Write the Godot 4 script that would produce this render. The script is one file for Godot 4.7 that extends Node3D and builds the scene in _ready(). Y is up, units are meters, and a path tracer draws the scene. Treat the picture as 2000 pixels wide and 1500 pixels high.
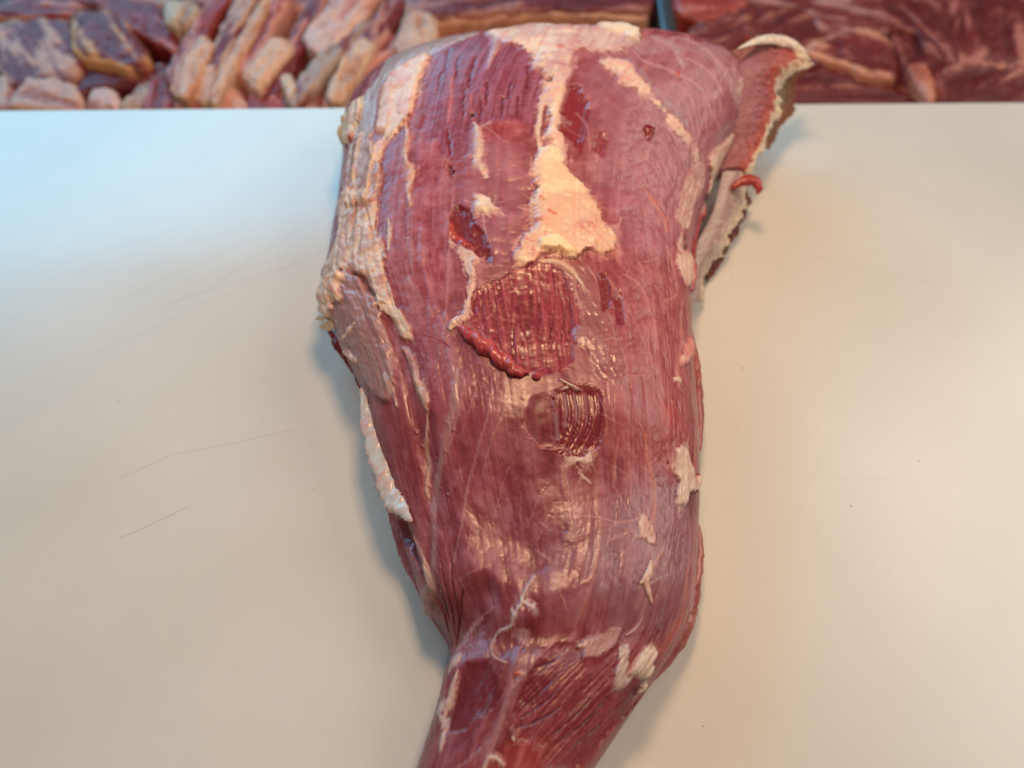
extends Node3D
# A raw leg cut of meat on a pale plastic cutting board, trays of cut meat behind it.

const W := 1024
const H := 1456
const GU := 440
const GV := 900
const Z0 := -0.300
const ZL := 0.684
const UA := 0.12
const UB := 0.88

var cr := PackedFloat32Array()
var cg := PackedFloat32Array()
var cb := PackedFloat32Array()
var hg := PackedFloat32Array()
var fi := PackedFloat32Array()
var ro := PackedFloat32Array()
var lab := PackedByteArray()
var NB: PackedByteArray
var NF: PackedByteArray
var NS: PackedByteArray
var NT: PackedByteArray
var NC: PackedByteArray
var NM: PackedByteArray
var NR: PackedByteArray
var ND: PackedByteArray
var tendon_mat: StandardMaterial3D
var names := {}
var wet_mat: StandardMaterial3D
var cut_mat: StandardMaterial3D
var wob := FastNoiseLite.new()

func _ready() -> void:
	# ---------------------------------------------------------------- camera
	var cam := Camera3D.new()
	cam.name = "camera"
	cam.position = Vector3(0, 0.58707, 0.38125)
	cam.rotation_degrees = Vector3(-57.00, 0, 0)
	cam.fov = 45.00
	cam.near = 0.02
	cam.far = 30.0
	var att := CameraAttributesPhysical.new()
	att.frustum_focal_length = 12.0 / tan(deg_to_rad(45.00) / 2.0)
	att.frustum_focus_distance = 0.60
	att.exposure_aperture = 2.8
	att.frustum_near = 0.02
	att.frustum_far = 30.0
	cam.attributes = att
	add_child(cam)
	cam.current = true
	# ---------------------------------------------------------------- air and light
	var we := WorldEnvironment.new()
	we.name = "environment"
	var env := Environment.new()
	env.background_mode = Environment.BG_COLOR
	env.background_color = Color(0.50, 0.49, 0.485)
	env.background_energy_multiplier = 0.36
	env.tonemap_mode = Environment.TONE_MAPPER_LINEAR
	env.tonemap_exposure = 0.96
	env.sdfgi_enabled = true
	env.ssao_enabled = true
	env.ssil_enabled = true
	we.environment = env
	add_child(we)
	lamp("hanging_lamp", "warm square lamp hanging low over the board", Vector3(0.04, 0.80, -0.20), Vector3(0.06, 0.0, -0.06), Vector2(0.16, 0.16), Color(1.0, 0.82, 0.64), 0.36)
	lamp("counter_lamp", "small warm lamp high on the near side of the counter", Vector3(0.06, 1.47, 0.96), Vector3(0.02, 0.0, 0.0), Vector2(0.16, 0.16), Color(1.0, 0.89, 0.77), 0.78)
	lamp("cool_light_panel", "large cool white light panel behind the meat trays", Vector3(-1.15, 1.05, -1.70), Vector3(-0.15, 0.0, -0.2), Vector2(1.7, 1.0), Color(0.46, 0.82, 1.0), 3.2)
	lamp("added_fill_panel", "wide neutral fill panel added to the right above the counter", Vector3(1.45, 1.35, -0.50), Vector3(0.15, 0.0, -0.05), Vector2(1.2, 1.2), Color(1.0, 0.95, 0.89), 1.55)  # added fill light, put in to brighten the right of the board
	# the phone that takes the picture: its shadow falls on the lower half of the meat
	var phone := Node3D.new()
	phone.name = "smartphone"
	add_child(phone)
	phone.transform = cam.transform
	phone.translate_object_local(Vector3(0.022, -0.05, 0.016))
	tag(phone, "slim dark smartphone held over the board", "phone")
	var pm := StandardMaterial3D.new()
	pm.albedo_color = Color(0.05, 0.05, 0.055)
	pm.roughness = 0.35
	put(box_mesh(Vector3(0.074, 0.152, 0.008)), "case", pm, phone)
	var glass := put(box_mesh(Vector3(0.069, 0.146, 0.001)), "screen", pm, phone)
	glass.position = Vector3(0, 0, 0.0048)
	# ---------------------------------------------------------------- setting
	var t0 := Time.get_ticks_msec()
	wob.seed = 7
	wob.frequency = 1.0
	wob.noise_type = FastNoiseLite.TYPE_SIMPLEX_SMOOTH
	wob.fractal_octaves = 3
	make_materials()
	make_board()
	make_trays()
	# ---------------------------------------------------------------- the meat
	make_noise()
	print("noise ", Time.get_ticks_msec() - t0)
	base_coat()
	print("base ", Time.get_ticks_msec() - t0)
	fibres()
	print("fibres ", Time.get_ticks_msec() - t0)
	paint()
	print("paint ", Time.get_ticks_msec() - t0)
	make_meat()
	print("meat ", Time.get_ticks_msec() - t0)
	make_background()
	print("background ", Time.get_ticks_msec() - t0)

# ==================================================================== helpers
func tag(o: Node, label: String, category: String, group := "", kind := "") -> void:
	if label: o.set_meta("label", label)
	if category: o.set_meta("category", category)
	if group: o.set_meta("group", group)
	if kind: o.set_meta("kind", kind)

func put(m: Mesh, called: String, mat: Material, parent: Node) -> MeshInstance3D:
	var o := MeshInstance3D.new()
	o.name = called
	o.mesh = m
	o.material_override = mat
	parent.add_child(o, true)
	return o

func numbered(called: String) -> String:
	if not names.has(called):
		names[called] = 0
		return called
	names[called] += 1
	return "%s_%03d" % [called, names[called]]

func lamp(called: String, label: String, at: Vector3, aim: Vector3, size: Vector2, tint: Color, energy: float) -> void:
	var root := Node3D.new()
	root.name = called
	add_child(root)
	root.look_at_from_position(at, aim, Vector3(0.01, 1, 0.02).normalized())
	tag(root, label, "lamp")
	var box := BoxMesh.new()
	box.size = Vector3(size.x + 0.03, size.y + 0.03, 0.04)
	var hm := StandardMaterial3D.new()
	hm.albedo_color = Color(0.75, 0.75, 0.75)
	hm.roughness = 0.5
	var housing := put(box, "housing", hm, root)
	housing.position = Vector3(0, 0, 0.03)
	var face := BoxMesh.new()
	face.size = Vector3(size.x, size.y, 0.006)
	var gm := StandardMaterial3D.new()
	gm.albedo_color = Color(0.8, 0.8, 0.8)
	gm.emission_enabled = true
	gm.emission = tint
	gm.emission_energy_multiplier = 0.25
	var diffuser := put(face, "lamp_diffuser", gm, root)
	diffuser.position = Vector3(0, 0, 0.004)
	var l := AreaLight3D.new()
	l.name = "light"
	l.area_size = size
	l.light_color = tint
	l.light_energy = energy
	l.area_range = 8.0
	l.shadow_enabled = true
	l.position = Vector3(0, 0, -0.004)
	root.add_child(l)

func arrays_mesh(v: PackedVector3Array, n: PackedVector3Array, idx: PackedInt32Array, c := PackedColorArray(), uv := PackedVector2Array()) -> ArrayMesh:
	var a := []
	a.resize(Mesh.ARRAY_MAX)
	a[Mesh.ARRAY_VERTEX] = v
	a[Mesh.ARRAY_NORMAL] = n
	a[Mesh.ARRAY_INDEX] = idx
	if c.size(): a[Mesh.ARRAY_COLOR] = c
	if uv.size(): a[Mesh.ARRAY_TEX_UV] = uv
	var m := ArrayMesh.new()
	m.add_surface_from_arrays(Mesh.PRIMITIVE_TRIANGLES, a)
	return m

# smooth normals of an indexed mesh (clockwise front faces)
func smooth(v: PackedVector3Array, idx: PackedInt32Array) -> PackedVector3Array:
	var n := PackedVector3Array()
	n.resize(v.size())
	for t in range(0, idx.size(), 3):
		var a := v[idx[t]]
		var f := (v[idx[t + 2]] - a).cross(v[idx[t + 1]] - a)
		n[idx[t]] += f
		n[idx[t + 1]] += f
		n[idx[t + 2]] += f
	for i in n.size():
		n[i] = n[i].normalized() if n[i].length_squared() > 1e-24 else Vector3.UP
	return n

func lin(r: float, g: float, b: float) -> Color:
	return Color(r / 255.0, g / 255.0, b / 255.0).srgb_to_linear()

func make_materials() -> void:
	cut_mat = StandardMaterial3D.new()
	cut_mat.vertex_color_use_as_albedo = true
	cut_mat.roughness = 0.36
	cut_mat.metallic_specular = 0.5
	cut_mat.subsurf_scatter_enabled = true
	cut_mat.subsurf_scatter_strength = 0.0
	var nz := FastNoiseLite.new()
	nz.seed = 3
	nz.frequency = 0.03
	nz.fractal_octaves = 4
	var im := nz.get_seamless_image(512, 512)
	cut_mat.heightmap_enabled = true
	cut_mat.heightmap_scale = 0.12
	cut_mat.heightmap_texture = ImageTexture.create_from_image(im)
	cut_mat.uv1_triplanar = true
	cut_mat.uv1_scale = Vector3(14, 14, 14)

	tendon_mat = cut_mat.duplicate()
	tendon_mat.heightmap_enabled = false
	tendon_mat.heightmap_texture = null
	tendon_mat.uv1_triplanar = false
	tendon_mat.roughness = 0.26

func catmull(p: Array, closed: bool, per: int) -> Array:
	var out := []
	var n := p.size()
	var last := n if closed else n - 1
	for i in last:
		var a = p[(i - 1 + n) % n] if closed or i > 0 else p[0]
		var b = p[i]
		var c = p[(i + 1) % n]
		var d = p[(i + 2) % n] if closed or i + 2 < n else p[n - 1]
		for k in per:
			var t := float(k) / per
			out.append(0.5 * (2.0 * b + (c - a) * t + (2.0 * a - 5.0 * b + 4.0 * c - d) * t * t + (3.0 * b - a - 3.0 * c + d) * t * t * t))
	if not closed: out.append(p[n - 1])
	return out

# ==================================================================== board, trays
func make_board() -> void:
	var root := Node3D.new()
	root.name = "cutting_board"
	add_child(root)
	root.position = Vector3(0.0, 0.0, -0.3270)
	root.rotation.y = 0.0115
	tag(root, "large pale off-white plastic cutting board with faint knife scratches", "cutting board")
	var hx := 0.64
	var zl := 0.80
	var th := 0.03
	var rad := 0.004
	var v := PackedVector3Array()
	var uv := PackedVector2Array()
	var idx := PackedInt32Array()
	# side profile (z, y): far edge, the slight bend of the far third, near edge; drawn out along x
	var prof := []
	for k in 9:
		var a := PI - k / 8.0 * PI / 2.0
		prof.append(Vector2(rad + rad * cos(a), -rad + rad * sin(a)))
	for k in range(1, 60): prof.append(Vector2(rad + (zl - 2 * rad) * k / 60.0, 0.0))
	for k in 9:
		var a := PI / 2.0 - k / 8.0 * PI / 2.0
		prof.append(Vector2(zl - rad + rad * cos(a), -rad + rad * sin(a)))
	prof.append(Vector2(zl, -th))
	prof.append(Vector2(0.0, -th))
	var n := prof.size()
	var xs := [-hx, hx]
	for x in xs:
		for p in prof:
			v.append(Vector3(x, p.y - sag(p.x), p.x))
			uv.append(Vector2((x + 0.65) / 1.3, (p.x + 0.01) / 0.82))
	for i in n:
		var a := i
		var b := (i + 1) % n
		idx.append_array([a, a + n, b, b, a + n, b + n])
	var nor := smooth(v, idx)
	for side in 2:
		var first := v.size()
		for i in n:
			v.append(v[side * n + i])
			uv.append(uv[side * n + i])
			nor.append(Vector3(-1 if side == 0 else 1, 0, 0))
		for i in range(1, n - 1):
			if side == 0: idx.append_array([first, first + i, first + i + 1])
			else: idx.append_array([first, first + i + 1, first + i])
	# print of the surface: fine grain, old knife cuts, specks of meat
	var TW := 2048
	var TH := 1292
	var nz := FastNoiseLite.new()
	nz.seed = 11
	nz.frequency = 0.012
	nz.fractal_octaves = 4
	var blotch := nz.get_seamless_image(512, 323)
	blotch.resize(TW, TH, Image.INTERPOLATE_CUBIC)
	var bd := blotch.get_data()
	var px := PackedByteArray()
	px.resize(TW * TH * 3)
	var hm := PackedByteArray()
	hm.resize(TW * TH)
	hm.fill(128)
	for i in TW * TH:
		var k := (bd[i] - 128) * 0.035
		px[i * 3] = int(217.0 + k)
		px[i * 3 + 1] = int(213.0 + k)
		px[i * 3 + 2] = int(204.0 + k * 1.2)
	var inv := Transform3D(Basis(Vector3.UP, 0.0115), Vector3(0, 0, -0.3270)).affine_inverse()
	var rng := RandomNumberGenerator.new()
	rng.seed = 5
	var cuts := [[[-0.3489, -0.1291, -0.315, -0.1428, -0.2741, -0.1628], 0.35], [[-0.3209, -0.0734, -0.2779, -0.1063, -0.2318, -0.135, -0.2194, -0.1508], 0.35], [[-0.2825, -0.0725, -0.2461, -0.0906, -0.2025, -0.1369, -0.162, -0.173], 0.45], [[-0.2682, -0.0788, -0.2391, -0.0915, -0.1849, -0.1157, -0.1506, -0.1369], 0.5], [[-0.3236, -0.0268, -0.2873, -0.0488, -0.244, -0.0788, -0.2046, -0.1007, -0.1778, -0.1176], 0.4], [[-0.278, 0.0798, -0.2573, 0.0678, -0.2432, 0.0601], 0.6], [[-0.2432, 0.0601, -0.2052, 0.0522, -0.169, 0.0419, -0.1583, 0.0401], 0.5], [[-0.2674, 0.1256, -0.2541, 0.1186, -0.2237, 0.1011], 0.8], [[-0.1517, 0.0028, -0.1438, -0.0184], 0.4], [[0.1812, -0.1492, 0.2038, -0.1266, 0.2341, -0.1047], 0.3], [[0.2506, -0.1266, 0.2944, -0.1128, 0.3535, -0.094], 0.35], [[0.2063, -0.1435, 0.1825, -0.094], 0.2], [[0.2388, -0.1322, 0.2528, -0.1156], 0.25]]
	for k in 70:
		var a := rng.randf_range(-0.5, 0.25)
		var p := Vector2(rng.randf_range(-0.55, 0.55), rng.randf_range(-0.28, 0.35))
		var l := rng.randf_range(0.01, 0.07)
		cuts.append([[p.x, p.y, p.x + cos(a) * l, p.y - sin(a) * l], 0.05 + rng.randf() * 0.10])
	for c in cuts:
		var q: Array = c[0]
		for s in range(0, q.size() - 2, 2):
			var A := inv * Vector3(q[s], 0, q[s + 1])
			var B := inv * Vector3(q[s + 2], 0, q[s + 3])
			var len := int((B - A).length() / 1.3 * TW * 1.5) + 2
			for k in len:
				var P := A.lerp(B, float(k) / len)
				var x := int((P.x + 0.65) / 1.3 * TW)
				var y := int((P.z + 0.01) / 0.82 * TH)
				if x < 1 or y < 1 or x >= TW - 1 or y >= TH - 1: continue
				var f: float = 0.42 * c[1] * (0.55 + 0.9 * bd[(y * 7 % TH) * TW + x] / 255.0)
				var i := y * TW + x
				px[i * 3] = int(lerpf(px[i * 3], 168, f))
				px[i * 3 + 1] = int(lerpf(px[i * 3 + 1], 156, f))
				px[i * 3 + 2] = int(lerpf(px[i * 3 + 2], 136, f))
				hm[i] = clampi(int(128 - 110 * f), 0, 255)
	for s in [[0.2358, 0.1011, 60, 50, 46], [0.176, -0.0149, 170, 90, 80], [0.1745, -0.0126, 170, 90, 80], [-0.2932, 0.0146, 120, 110, 100], [0.116, 0.2484, 120, 110, 100], [0.1789, -0.1015, 150, 90, 90], [-0.1399, 0.0892, 150, 140, 130], [0.2909, 0.0656, 140, 130, 120]]:
		var P: Vector3 = inv * Vector3(s[0], 0, s[1])
		var x := int((P.x + 0.65) / 1.3 * TW)
		var y := int((P.z + 0.01) / 0.82 * TH)
		for d in [[0, 0, 0.9], [1, 0, 0.5], [0, 1, 0.35]]:
			var i: int = (y + d[1]) * TW + x + d[0]
			px[i * 3] = int(lerpf(px[i * 3], s[2], d[2]))
			px[i * 3 + 1] = int(lerpf(px[i * 3 + 1], s[3], d[2]))
			px[i * 3 + 2] = int(lerpf(px[i * 3 + 2], s[4], d[2]))
	var m := StandardMaterial3D.new()
	m.albedo_texture = ImageTexture.create_from_image(Image.create_from_data(TW, TH, false, Image.FORMAT_RGB8, px))
	m.heightmap_enabled = true
	m.heightmap_scale = 0.03
	m.heightmap_texture = ImageTexture.create_from_image(Image.create_from_data(TW, TH, false, Image.FORMAT_L8, hm))
	m.roughness = 0.25
	m.metallic_specular = 0.60
	m.texture_repeat = false
	put(arrays_mesh(v, nor, idx, PackedColorArray(), uv), "slab", m, root)

# the far part of the board hangs a little lower
func sag(d: float) -> float:
	var k := maxf(0.0, 0.215 - d)
	return 0.16 * k * k + 0.005 * smoothstep(0.0, 0.2, k)

func box_mesh(size: Vector3) -> BoxMesh:
	var b := BoxMesh.new()
	b.size = size
	return b

func make_trays() -> void:
	var steel := StandardMaterial3D.new()
	steel.albedo_color = Color(0.42, 0.44, 0.46)
	steel.metallic = 0.85
	steel.roughness = 0.42
	var dark := StandardMaterial3D.new()
	dark.albedo_color = Color(0.07, 0.065, 0.07)
	dark.roughness = 0.9
	dark.metallic_specular = 0.2
	var counter := put(box_mesh(Vector3(2.2, 0.04, 1.9)), "counter", dark, self)
	counter.position = Vector3(0, -0.13, -0.1)
	tag(counter, "dark counter under the board and the meat trays", "counter", "", "structure")
	var plinth := put(box_mesh(Vector3(1.0, 0.0795, 0.5)), "board_base", dark, self)
	plinth.position = Vector3(0, -0.0700, 0.12)
	tag(plinth, "dark base block that carries the cutting board", "base", "", "structure")
	for s in [[-0.62, 0.150, "low steel tray under the heap of bony meat chunks"], [0.182, 0.95, "low steel tray under the dark red steaks"]]:
		var root := Node3D.new()
		root.name = numbered("meat_tray")
		add_child(root)
		var x0: float = s[0]
		var x1: float = s[1]
		root.position = Vector3((x0 + x1) / 2, -0.11, -0.52)
		tag(root, s[2], "tray", "trays behind the board")
		var w := x1 - x0
		var f := put(box_mesh(Vector3(w, 0.006, 0.36)), "tray_floor", dark, root)
		f.position = Vector3(0, 0.003, 0)
		for e in [-1, 1]:
			var a := put(box_mesh(Vector3(0.003, 0.05, 0.36)), "tray_wall", steel, root)
			a.position = Vector3(e * (w / 2 + 0.0016), 0.025, 0)
			var b := put(box_mesh(Vector3(w, 0.03, 0.003)), "tray_wall", steel, root)
			b.position = Vector3(0, 0.015, e * 0.1817)
	# the flat rail between the two trays
	var rail := Node3D.new()
	rail.name = "divider_rail"
	add_child(rail)
	rail.position = Vector3(0.1670, -0.11, -0.52)
	tag(rail, "blue-grey steel rail standing between the two meat trays", "rail")
	var prof := PackedVector2Array([Vector2(-0.0085, 0), Vector2(-0.0085, 0.074), Vector2(-0.006, 0.0775), Vector2(0.006, 0.0775), Vector2(0.0085, 0.074), Vector2(0.0085, 0)])
	var v := PackedVector3Array()
	var idx := PackedInt32Array()
	for i in prof.size():
		v.append(Vector3(prof[i].x, prof[i].y, 0.17))
		v.append(Vector3(prof[i].x, prof[i].y, -0.20))
	for i in prof.size() - 1:
		var a := i * 2
		idx.append_array([a, a + 1, a + 2, a + 2, a + 1, a + 3])
	for k in [1, 2, 3, 4]:
		idx.append_array([0, k * 2, (k + 1) * 2])
		idx.append_array([1, (k + 1) * 2 + 1, k * 2 + 1])
	put(arrays_mesh(v, smooth(v, idx), idx), "bar", steel, rail)

# ==================================================================== paint layers of the meat
func fnoise(sd: int, freq: float, oct: int, w: int, h: int, type := FastNoiseLite.TYPE_SIMPLEX_SMOOTH, warp := 0.0) -> PackedByteArray:
	var n := FastNoiseLite.new()
	n.seed = sd
	n.frequency = freq
	n.noise_type = type
	n.fractal_octaves = oct
	if type == FastNoiseLite.TYPE_CELLULAR:
		n.cellular_return_type = FastNoiseLite.RETURN_DISTANCE
		n.fractal_type = FastNoiseLite.FRACTAL_NONE
	if sd == 28: n.fractal_type = FastNoiseLite.FRACTAL_RIDGED
	if warp > 0.0:
		n.domain_warp_enabled = true
		n.domain_warp_amplitude = warp
		n.domain_warp_frequency = 0.02
	var im := n.get_seamless_image(w, h)
	if w != W or h != H:
		im.resize(W, H, Image.INTERPOLATE_CUBIC)
	im.convert(Image.FORMAT_L8)
	return im.get_data()

func make_noise() -> void:
	NB = fnoise(21, 0.018, 4, W, H)
	NF = fnoise(22, 0.11, 3, W, H)
	NS = fnoise(23, 0.13, 2, W, H / 13)
	NT = fnoise(24, 0.035, 4, W, H / 26)
	NM = fnoise(26, 0.045, 2, W, H)
	ND = fnoise(27, 0.22, 2, W, H)
	NR = fnoise(28, 0.0085, 3, W, H, FastNoiseLite.TYPE_SIMPLEX, 46.0)
	NC = fnoise(25, 0.05, 1, W, H, FastNoiseLite.TYPE_CELLULAR, 14.0)

func base_coat() -> void:
	var n := W * H
	for a in [cr, cg, cb, hg, fi, ro]:
		a.resize(n)
	lab.resize(n)
	for i in n:
		var s := NS[i] / 255.0 - 0.5
		var t := NT[i] / 255.0 - 0.5
		var f := NF[i] / 255.0 - 0.5
		var b := NB[i] / 255.0 - 0.5
		var e := NM[i] / 255.0 - 0.5
		var d := ND[i] / 255.0 - 0.5
		var m := 1.0 + 0.10 * s + 0.16 * t + 0.08 * f + 0.16 * b + 0.06 * e + 0.08 * d
		# silverskin: hazy streaks, patches and fine threads
		var v := smoothstep(-0.25, 0.75, t * 0.9 + s * 0.35 + b * 1.0 + e * 0.4) * 0.46
		v = maxf(v, smoothstep(0.76, 0.96, NR[i] / 255.0 + s * 0.16 + f * 0.1) * (0.42 + 0.5 * b + 0.4 * f))
		v *= 1.0 + d * 0.5
		cr[i] = lerpf(0.580 * m, 0.74, v)
		cg[i] = lerpf(0.262 * m, 0.55, v)
		cb[i] = lerpf(0.288 * m, 0.57, v)
		hg[i] = 0.04 * s + 0.25 * t + 0.6 * b + 0.12 * e
		fi[i] = 0.030 * s + 0.030 * f + 0.020 * d + 0.05 * e + v * 0.06
		ro[i] = 0.30 + 0.12 * f + 0.14 * b + 0.12 * e + 0.25 * v

# long soft fibres of the silverskin, following the muscle
func fibres() -> void:
	var rng := RandomNumberGenerator.new()
	rng.seed = 77
	for k in 320:
		var x := rng.randf_range(0.16, 0.84) * W
		var y := rng.randf_range(0.02, 0.85) * H
		var l := rng.randf_range(0.03, 0.16) * H
		var lean := rng.randf_range(-0.08, 0.08)
		if x > 0.55 * W and y < 0.35 * H: lean += rng.randf_range(0.1, 0.6)
		if y > 0.72 * H: lean -= rng.randf_range(0.0, 0.5)
		var p := []
		var r := rng.randf_range(0.6, 2.2) if k % 7 else rng.randf_range(2.5, 6.0)
		for j in 4:
			p.append_array([x + lean * l * j / 3.0 + rng.randf_range(-2.5, 2.5), y + l * j / 3.0, r * [0.5, 1.0, 0.9, 0.4][j]])
		var c := [rng.randf_range(176, 206), rng.randf_range(118, 152), rng.randf_range(122, 156)]
		L("sinew", p, {"c": c, "al": rng.randf_range(0.14, 0.42) * (1.0 if k % 7 else 0.6), "h": 0.05, "fb": 0.03, "sharp": 0.45, "edge": 0.8})

# s: a (colour), b (second colour), al, hole, h, lump, st (streak relief), fb, ro, edge, mb, ms, ang, lab
func blend(x0: int, y0: int, w: int, h: int, mask: PackedFloat32Array, dome: PackedFloat32Array, s: Dictionary) -> void:
	var a: Array = s.a
	var b: Array = s.b
	var ar: float = a[0] / 255.0
	var ag: float = a[1] / 255.0
	var ab: float = a[2] / 255.0
	var br: float = b[0] / 255.0
	var bg: float = b[1] / 255.0
	var bb: float = b[2] / 255.0
	var al: float = s.al
	var hole: float = s.hole
	var hh: float = s.h
	var lump: float = s.lump
	var st: float = s.st
	var fb: float = s.fb
	var rr: float = s.ro
	var mb: float = s.mb
	var ms: float = s.ms
	var cell: float = s.cell
	var keep: float = s.keep
	var lb: int = s.lab
	var edge: float = s.edge
	var grain: float = 0.4 if vein_of(s) else 1.0
	var lobe: float = s.get("lobe", 0.8)
	var dome_less: bool = s.h < 0.0
	var shift: bool = s.get("shift", false)
	var vein: float = s.get("vein", 0.0)
	var ang := deg_to_rad(s.ang)
	var ca := cos(ang)
	var sa := sin(ang)
	var fine: float = s.get("fine", 1.0)
	var turned: bool = s.ang != 0.0 or fine != 1.0
	for y in h:
		for x in w:
			var m := mask[y * w + x]
			if m <= 0.004: continue
			var X := x + x0
			var Y := y + y0
			if X < 0 or Y < 0 or X >= W or Y >= H: continue
			var i := Y * W + X
			var k := i
			if turned:
				k = posmod(int((-X * sa + Y * ca) * (0.5 if fine > 1.0 else 1.0)), H) * W + posmod(int((X * ca + Y * sa) * fine), W)
			var nb := NB[i] / 255.0 - 0.5
			var ns := NS[k] / 255.0 - 0.5
			var nf := NF[i] / 255.0 - 0.5
			var nc := NC[i] / 255.0 - 0.5
			var nm := NM[i] / 255.0 - 0.5
			var nd := ND[i] / 255.0 - 0.5
			var t := clampf(0.5 + (nb + nm * 0.9) * mb * 1.5 + ns * ms * 2.0 + nf * 0.6 + nc * cell * 0.6, 0.0, 1.0)
			var dm := dome[y * w + x]
			var thin := clampf(dm * 1.7 + (ns + nf + nm) * 0.9 * edge, 0.0, 1.0)
			if dome_less: thin = 1.0
			var q := m * al * (0.34 + 0.66 * thin) * clampf(1.0 - hole * (0.5 + ns * 1.6 + nf * 0.8 + nd * 0.6), 0.0, 1.0)
			var g := 1.0 + (nf * 0.14 + nd * 0.16) * grain + ns * 0.14 * ms + nm * 0.10
			# threads of blood and pink tissue through fat and membrane
			var pk := vein * smoothstep(0.74, 0.95, NR[i] / 255.0 + nf * 0.3) + vein * 0.5 * clampf(nm * 2.2 - 0.35, 0.0, 0.6)
			if shift:
				cr[i] += (ar - 0.575) * q
				cg[i] += (ag - 0.285) * q
				cb[i] += (ab - 0.312) * q
				continue
			cr[i] = lerpf(cr[i], lerpf(ar, br, t) * g * (1.0 - 0.10 * pk), q)
			cg[i] = lerpf(cg[i], lerpf(ag, bg, t) * g * (1.0 - 0.38 * pk), q)
			cb[i] = lerpf(cb[i], lerpf(ab, bb, t) * g * (1.0 - 0.34 * pk), q)
			hg[i] += dm * (hh + lump * (nb * 0.8 + nm * lobe + (NT[k] / 255.0 - 0.5) * 1.3 - nc * cell * 0.2) + st * 0.5 * ns) + m * thin * hh * 0.10
			fi[i] = lerpf(fi[i], 0.0, m * keep) + m * (fb * (nf * 0.45 + nd * 0.25 + ns * 0.8) - fb * 0.4 * nc * cell + st * 0.30 * ns)
			if rr > 0.0: ro[i] = lerpf(ro[i], rr + 0.14 * nf, q)
			if lb >= 0 and m > 0.5: lab[i] = lb

func vein_of(s: Dictionary) -> bool:
	return s.has("vein")

func edge_mask(x0: int, y0: int, w: int, h: int, mask: PackedFloat32Array, edge: float, soft: float) -> void:
	for y in h:
		var Y := clampi(y + y0, 0, H - 1) * W
		for x in w:
			var m := mask[y * w + x]
			if m <= 0.0: continue
			var i := Y + clampi(x + x0, 0, W - 1)
			m += ((NF[i] - 128) * 0.45 + (NB[i] - 128) * 0.7 + (NS[i] - 128) * 0.8) / 255.0 * edge * minf(1.0, 0.22 + 4.0 * m * (1.0 - m))
			mask[y * w + x] = smoothstep(0.5 - soft, 0.5 + soft, m)

func area(p: Array, s: Dictionary) -> void:
	var lo := Vector2(1e9, 1e9)
	var hi := Vector2(-1e9, -1e9)
	var pts := []
	for k in range(0, p.size(), 2):
		pts.append(Vector2(p[k], p[k + 1]))
	pts = catmull(pts, true, 3)
	for q in pts:
		lo = lo.min(q)
		hi = hi.max(q)
	var k: int = s.soft
	var pad := k * 2 + 4
	var x0 := int(lo.x) - pad
	var y0 := int(lo.y) - pad
	var w := (int(hi.x - lo.x) + 2 * pad + k) / k * k
	var h := (int(hi.y - lo.y) + 2 * pad + k) / k * k
	var im := Image.create(w, h, false, Image.FORMAT_L8)
	for y in h:
		var xs := []
		var Y := y + y0 + 0.5
		for i in pts.size():
			var a: Vector2 = pts[i]
			var b: Vector2 = pts[(i + 1) % pts.size()]
			if (a.y <= Y) != (b.y <= Y):
				xs.append(a.x + (Y - a.y) / (b.y - a.y) * (b.x - a.x))
		xs.sort()
		for i in range(0, xs.size() - 1, 2):
			var l := int(roundf(xs[i])) - x0
			var r := int(roundf(xs[i + 1])) - x0
			if r > l: im.fill_rect(Rect2i(l, y, r - l, 1), Color.WHITE)
	im.resize(w / k, h / k, Image.INTERPOLATE_BILINEAR if k < 3 else Image.INTERPOLATE_TRILINEAR)
	im.resize(w, h, Image.INTERPOLATE_CUBIC)
	var d := im.get_data()
	var k2 := clampi(mini(w, h) / 5, 2, 20)
	im.resize(maxi(w / k2, 2), maxi(h / k2, 2), Image.INTERPOLATE_BILINEAR)
	im.resize(w, h, Image.INTERPOLATE_CUBIC)
	var d2 := im.get_data()
	var mask := PackedFloat32Array()
	mask.resize(w * h)
	var dome := mask.duplicate()
	for i in w * h:
		mask[i] = d[i] / 255.0
		dome[i] = smoothstep(0.1, 1.0, d2[i] / 255.0)
	edge_mask(x0, y0, w, h, mask, s.edge, s.sharp)
	blend(x0, y0, w, h, mask, dome, s)

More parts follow.
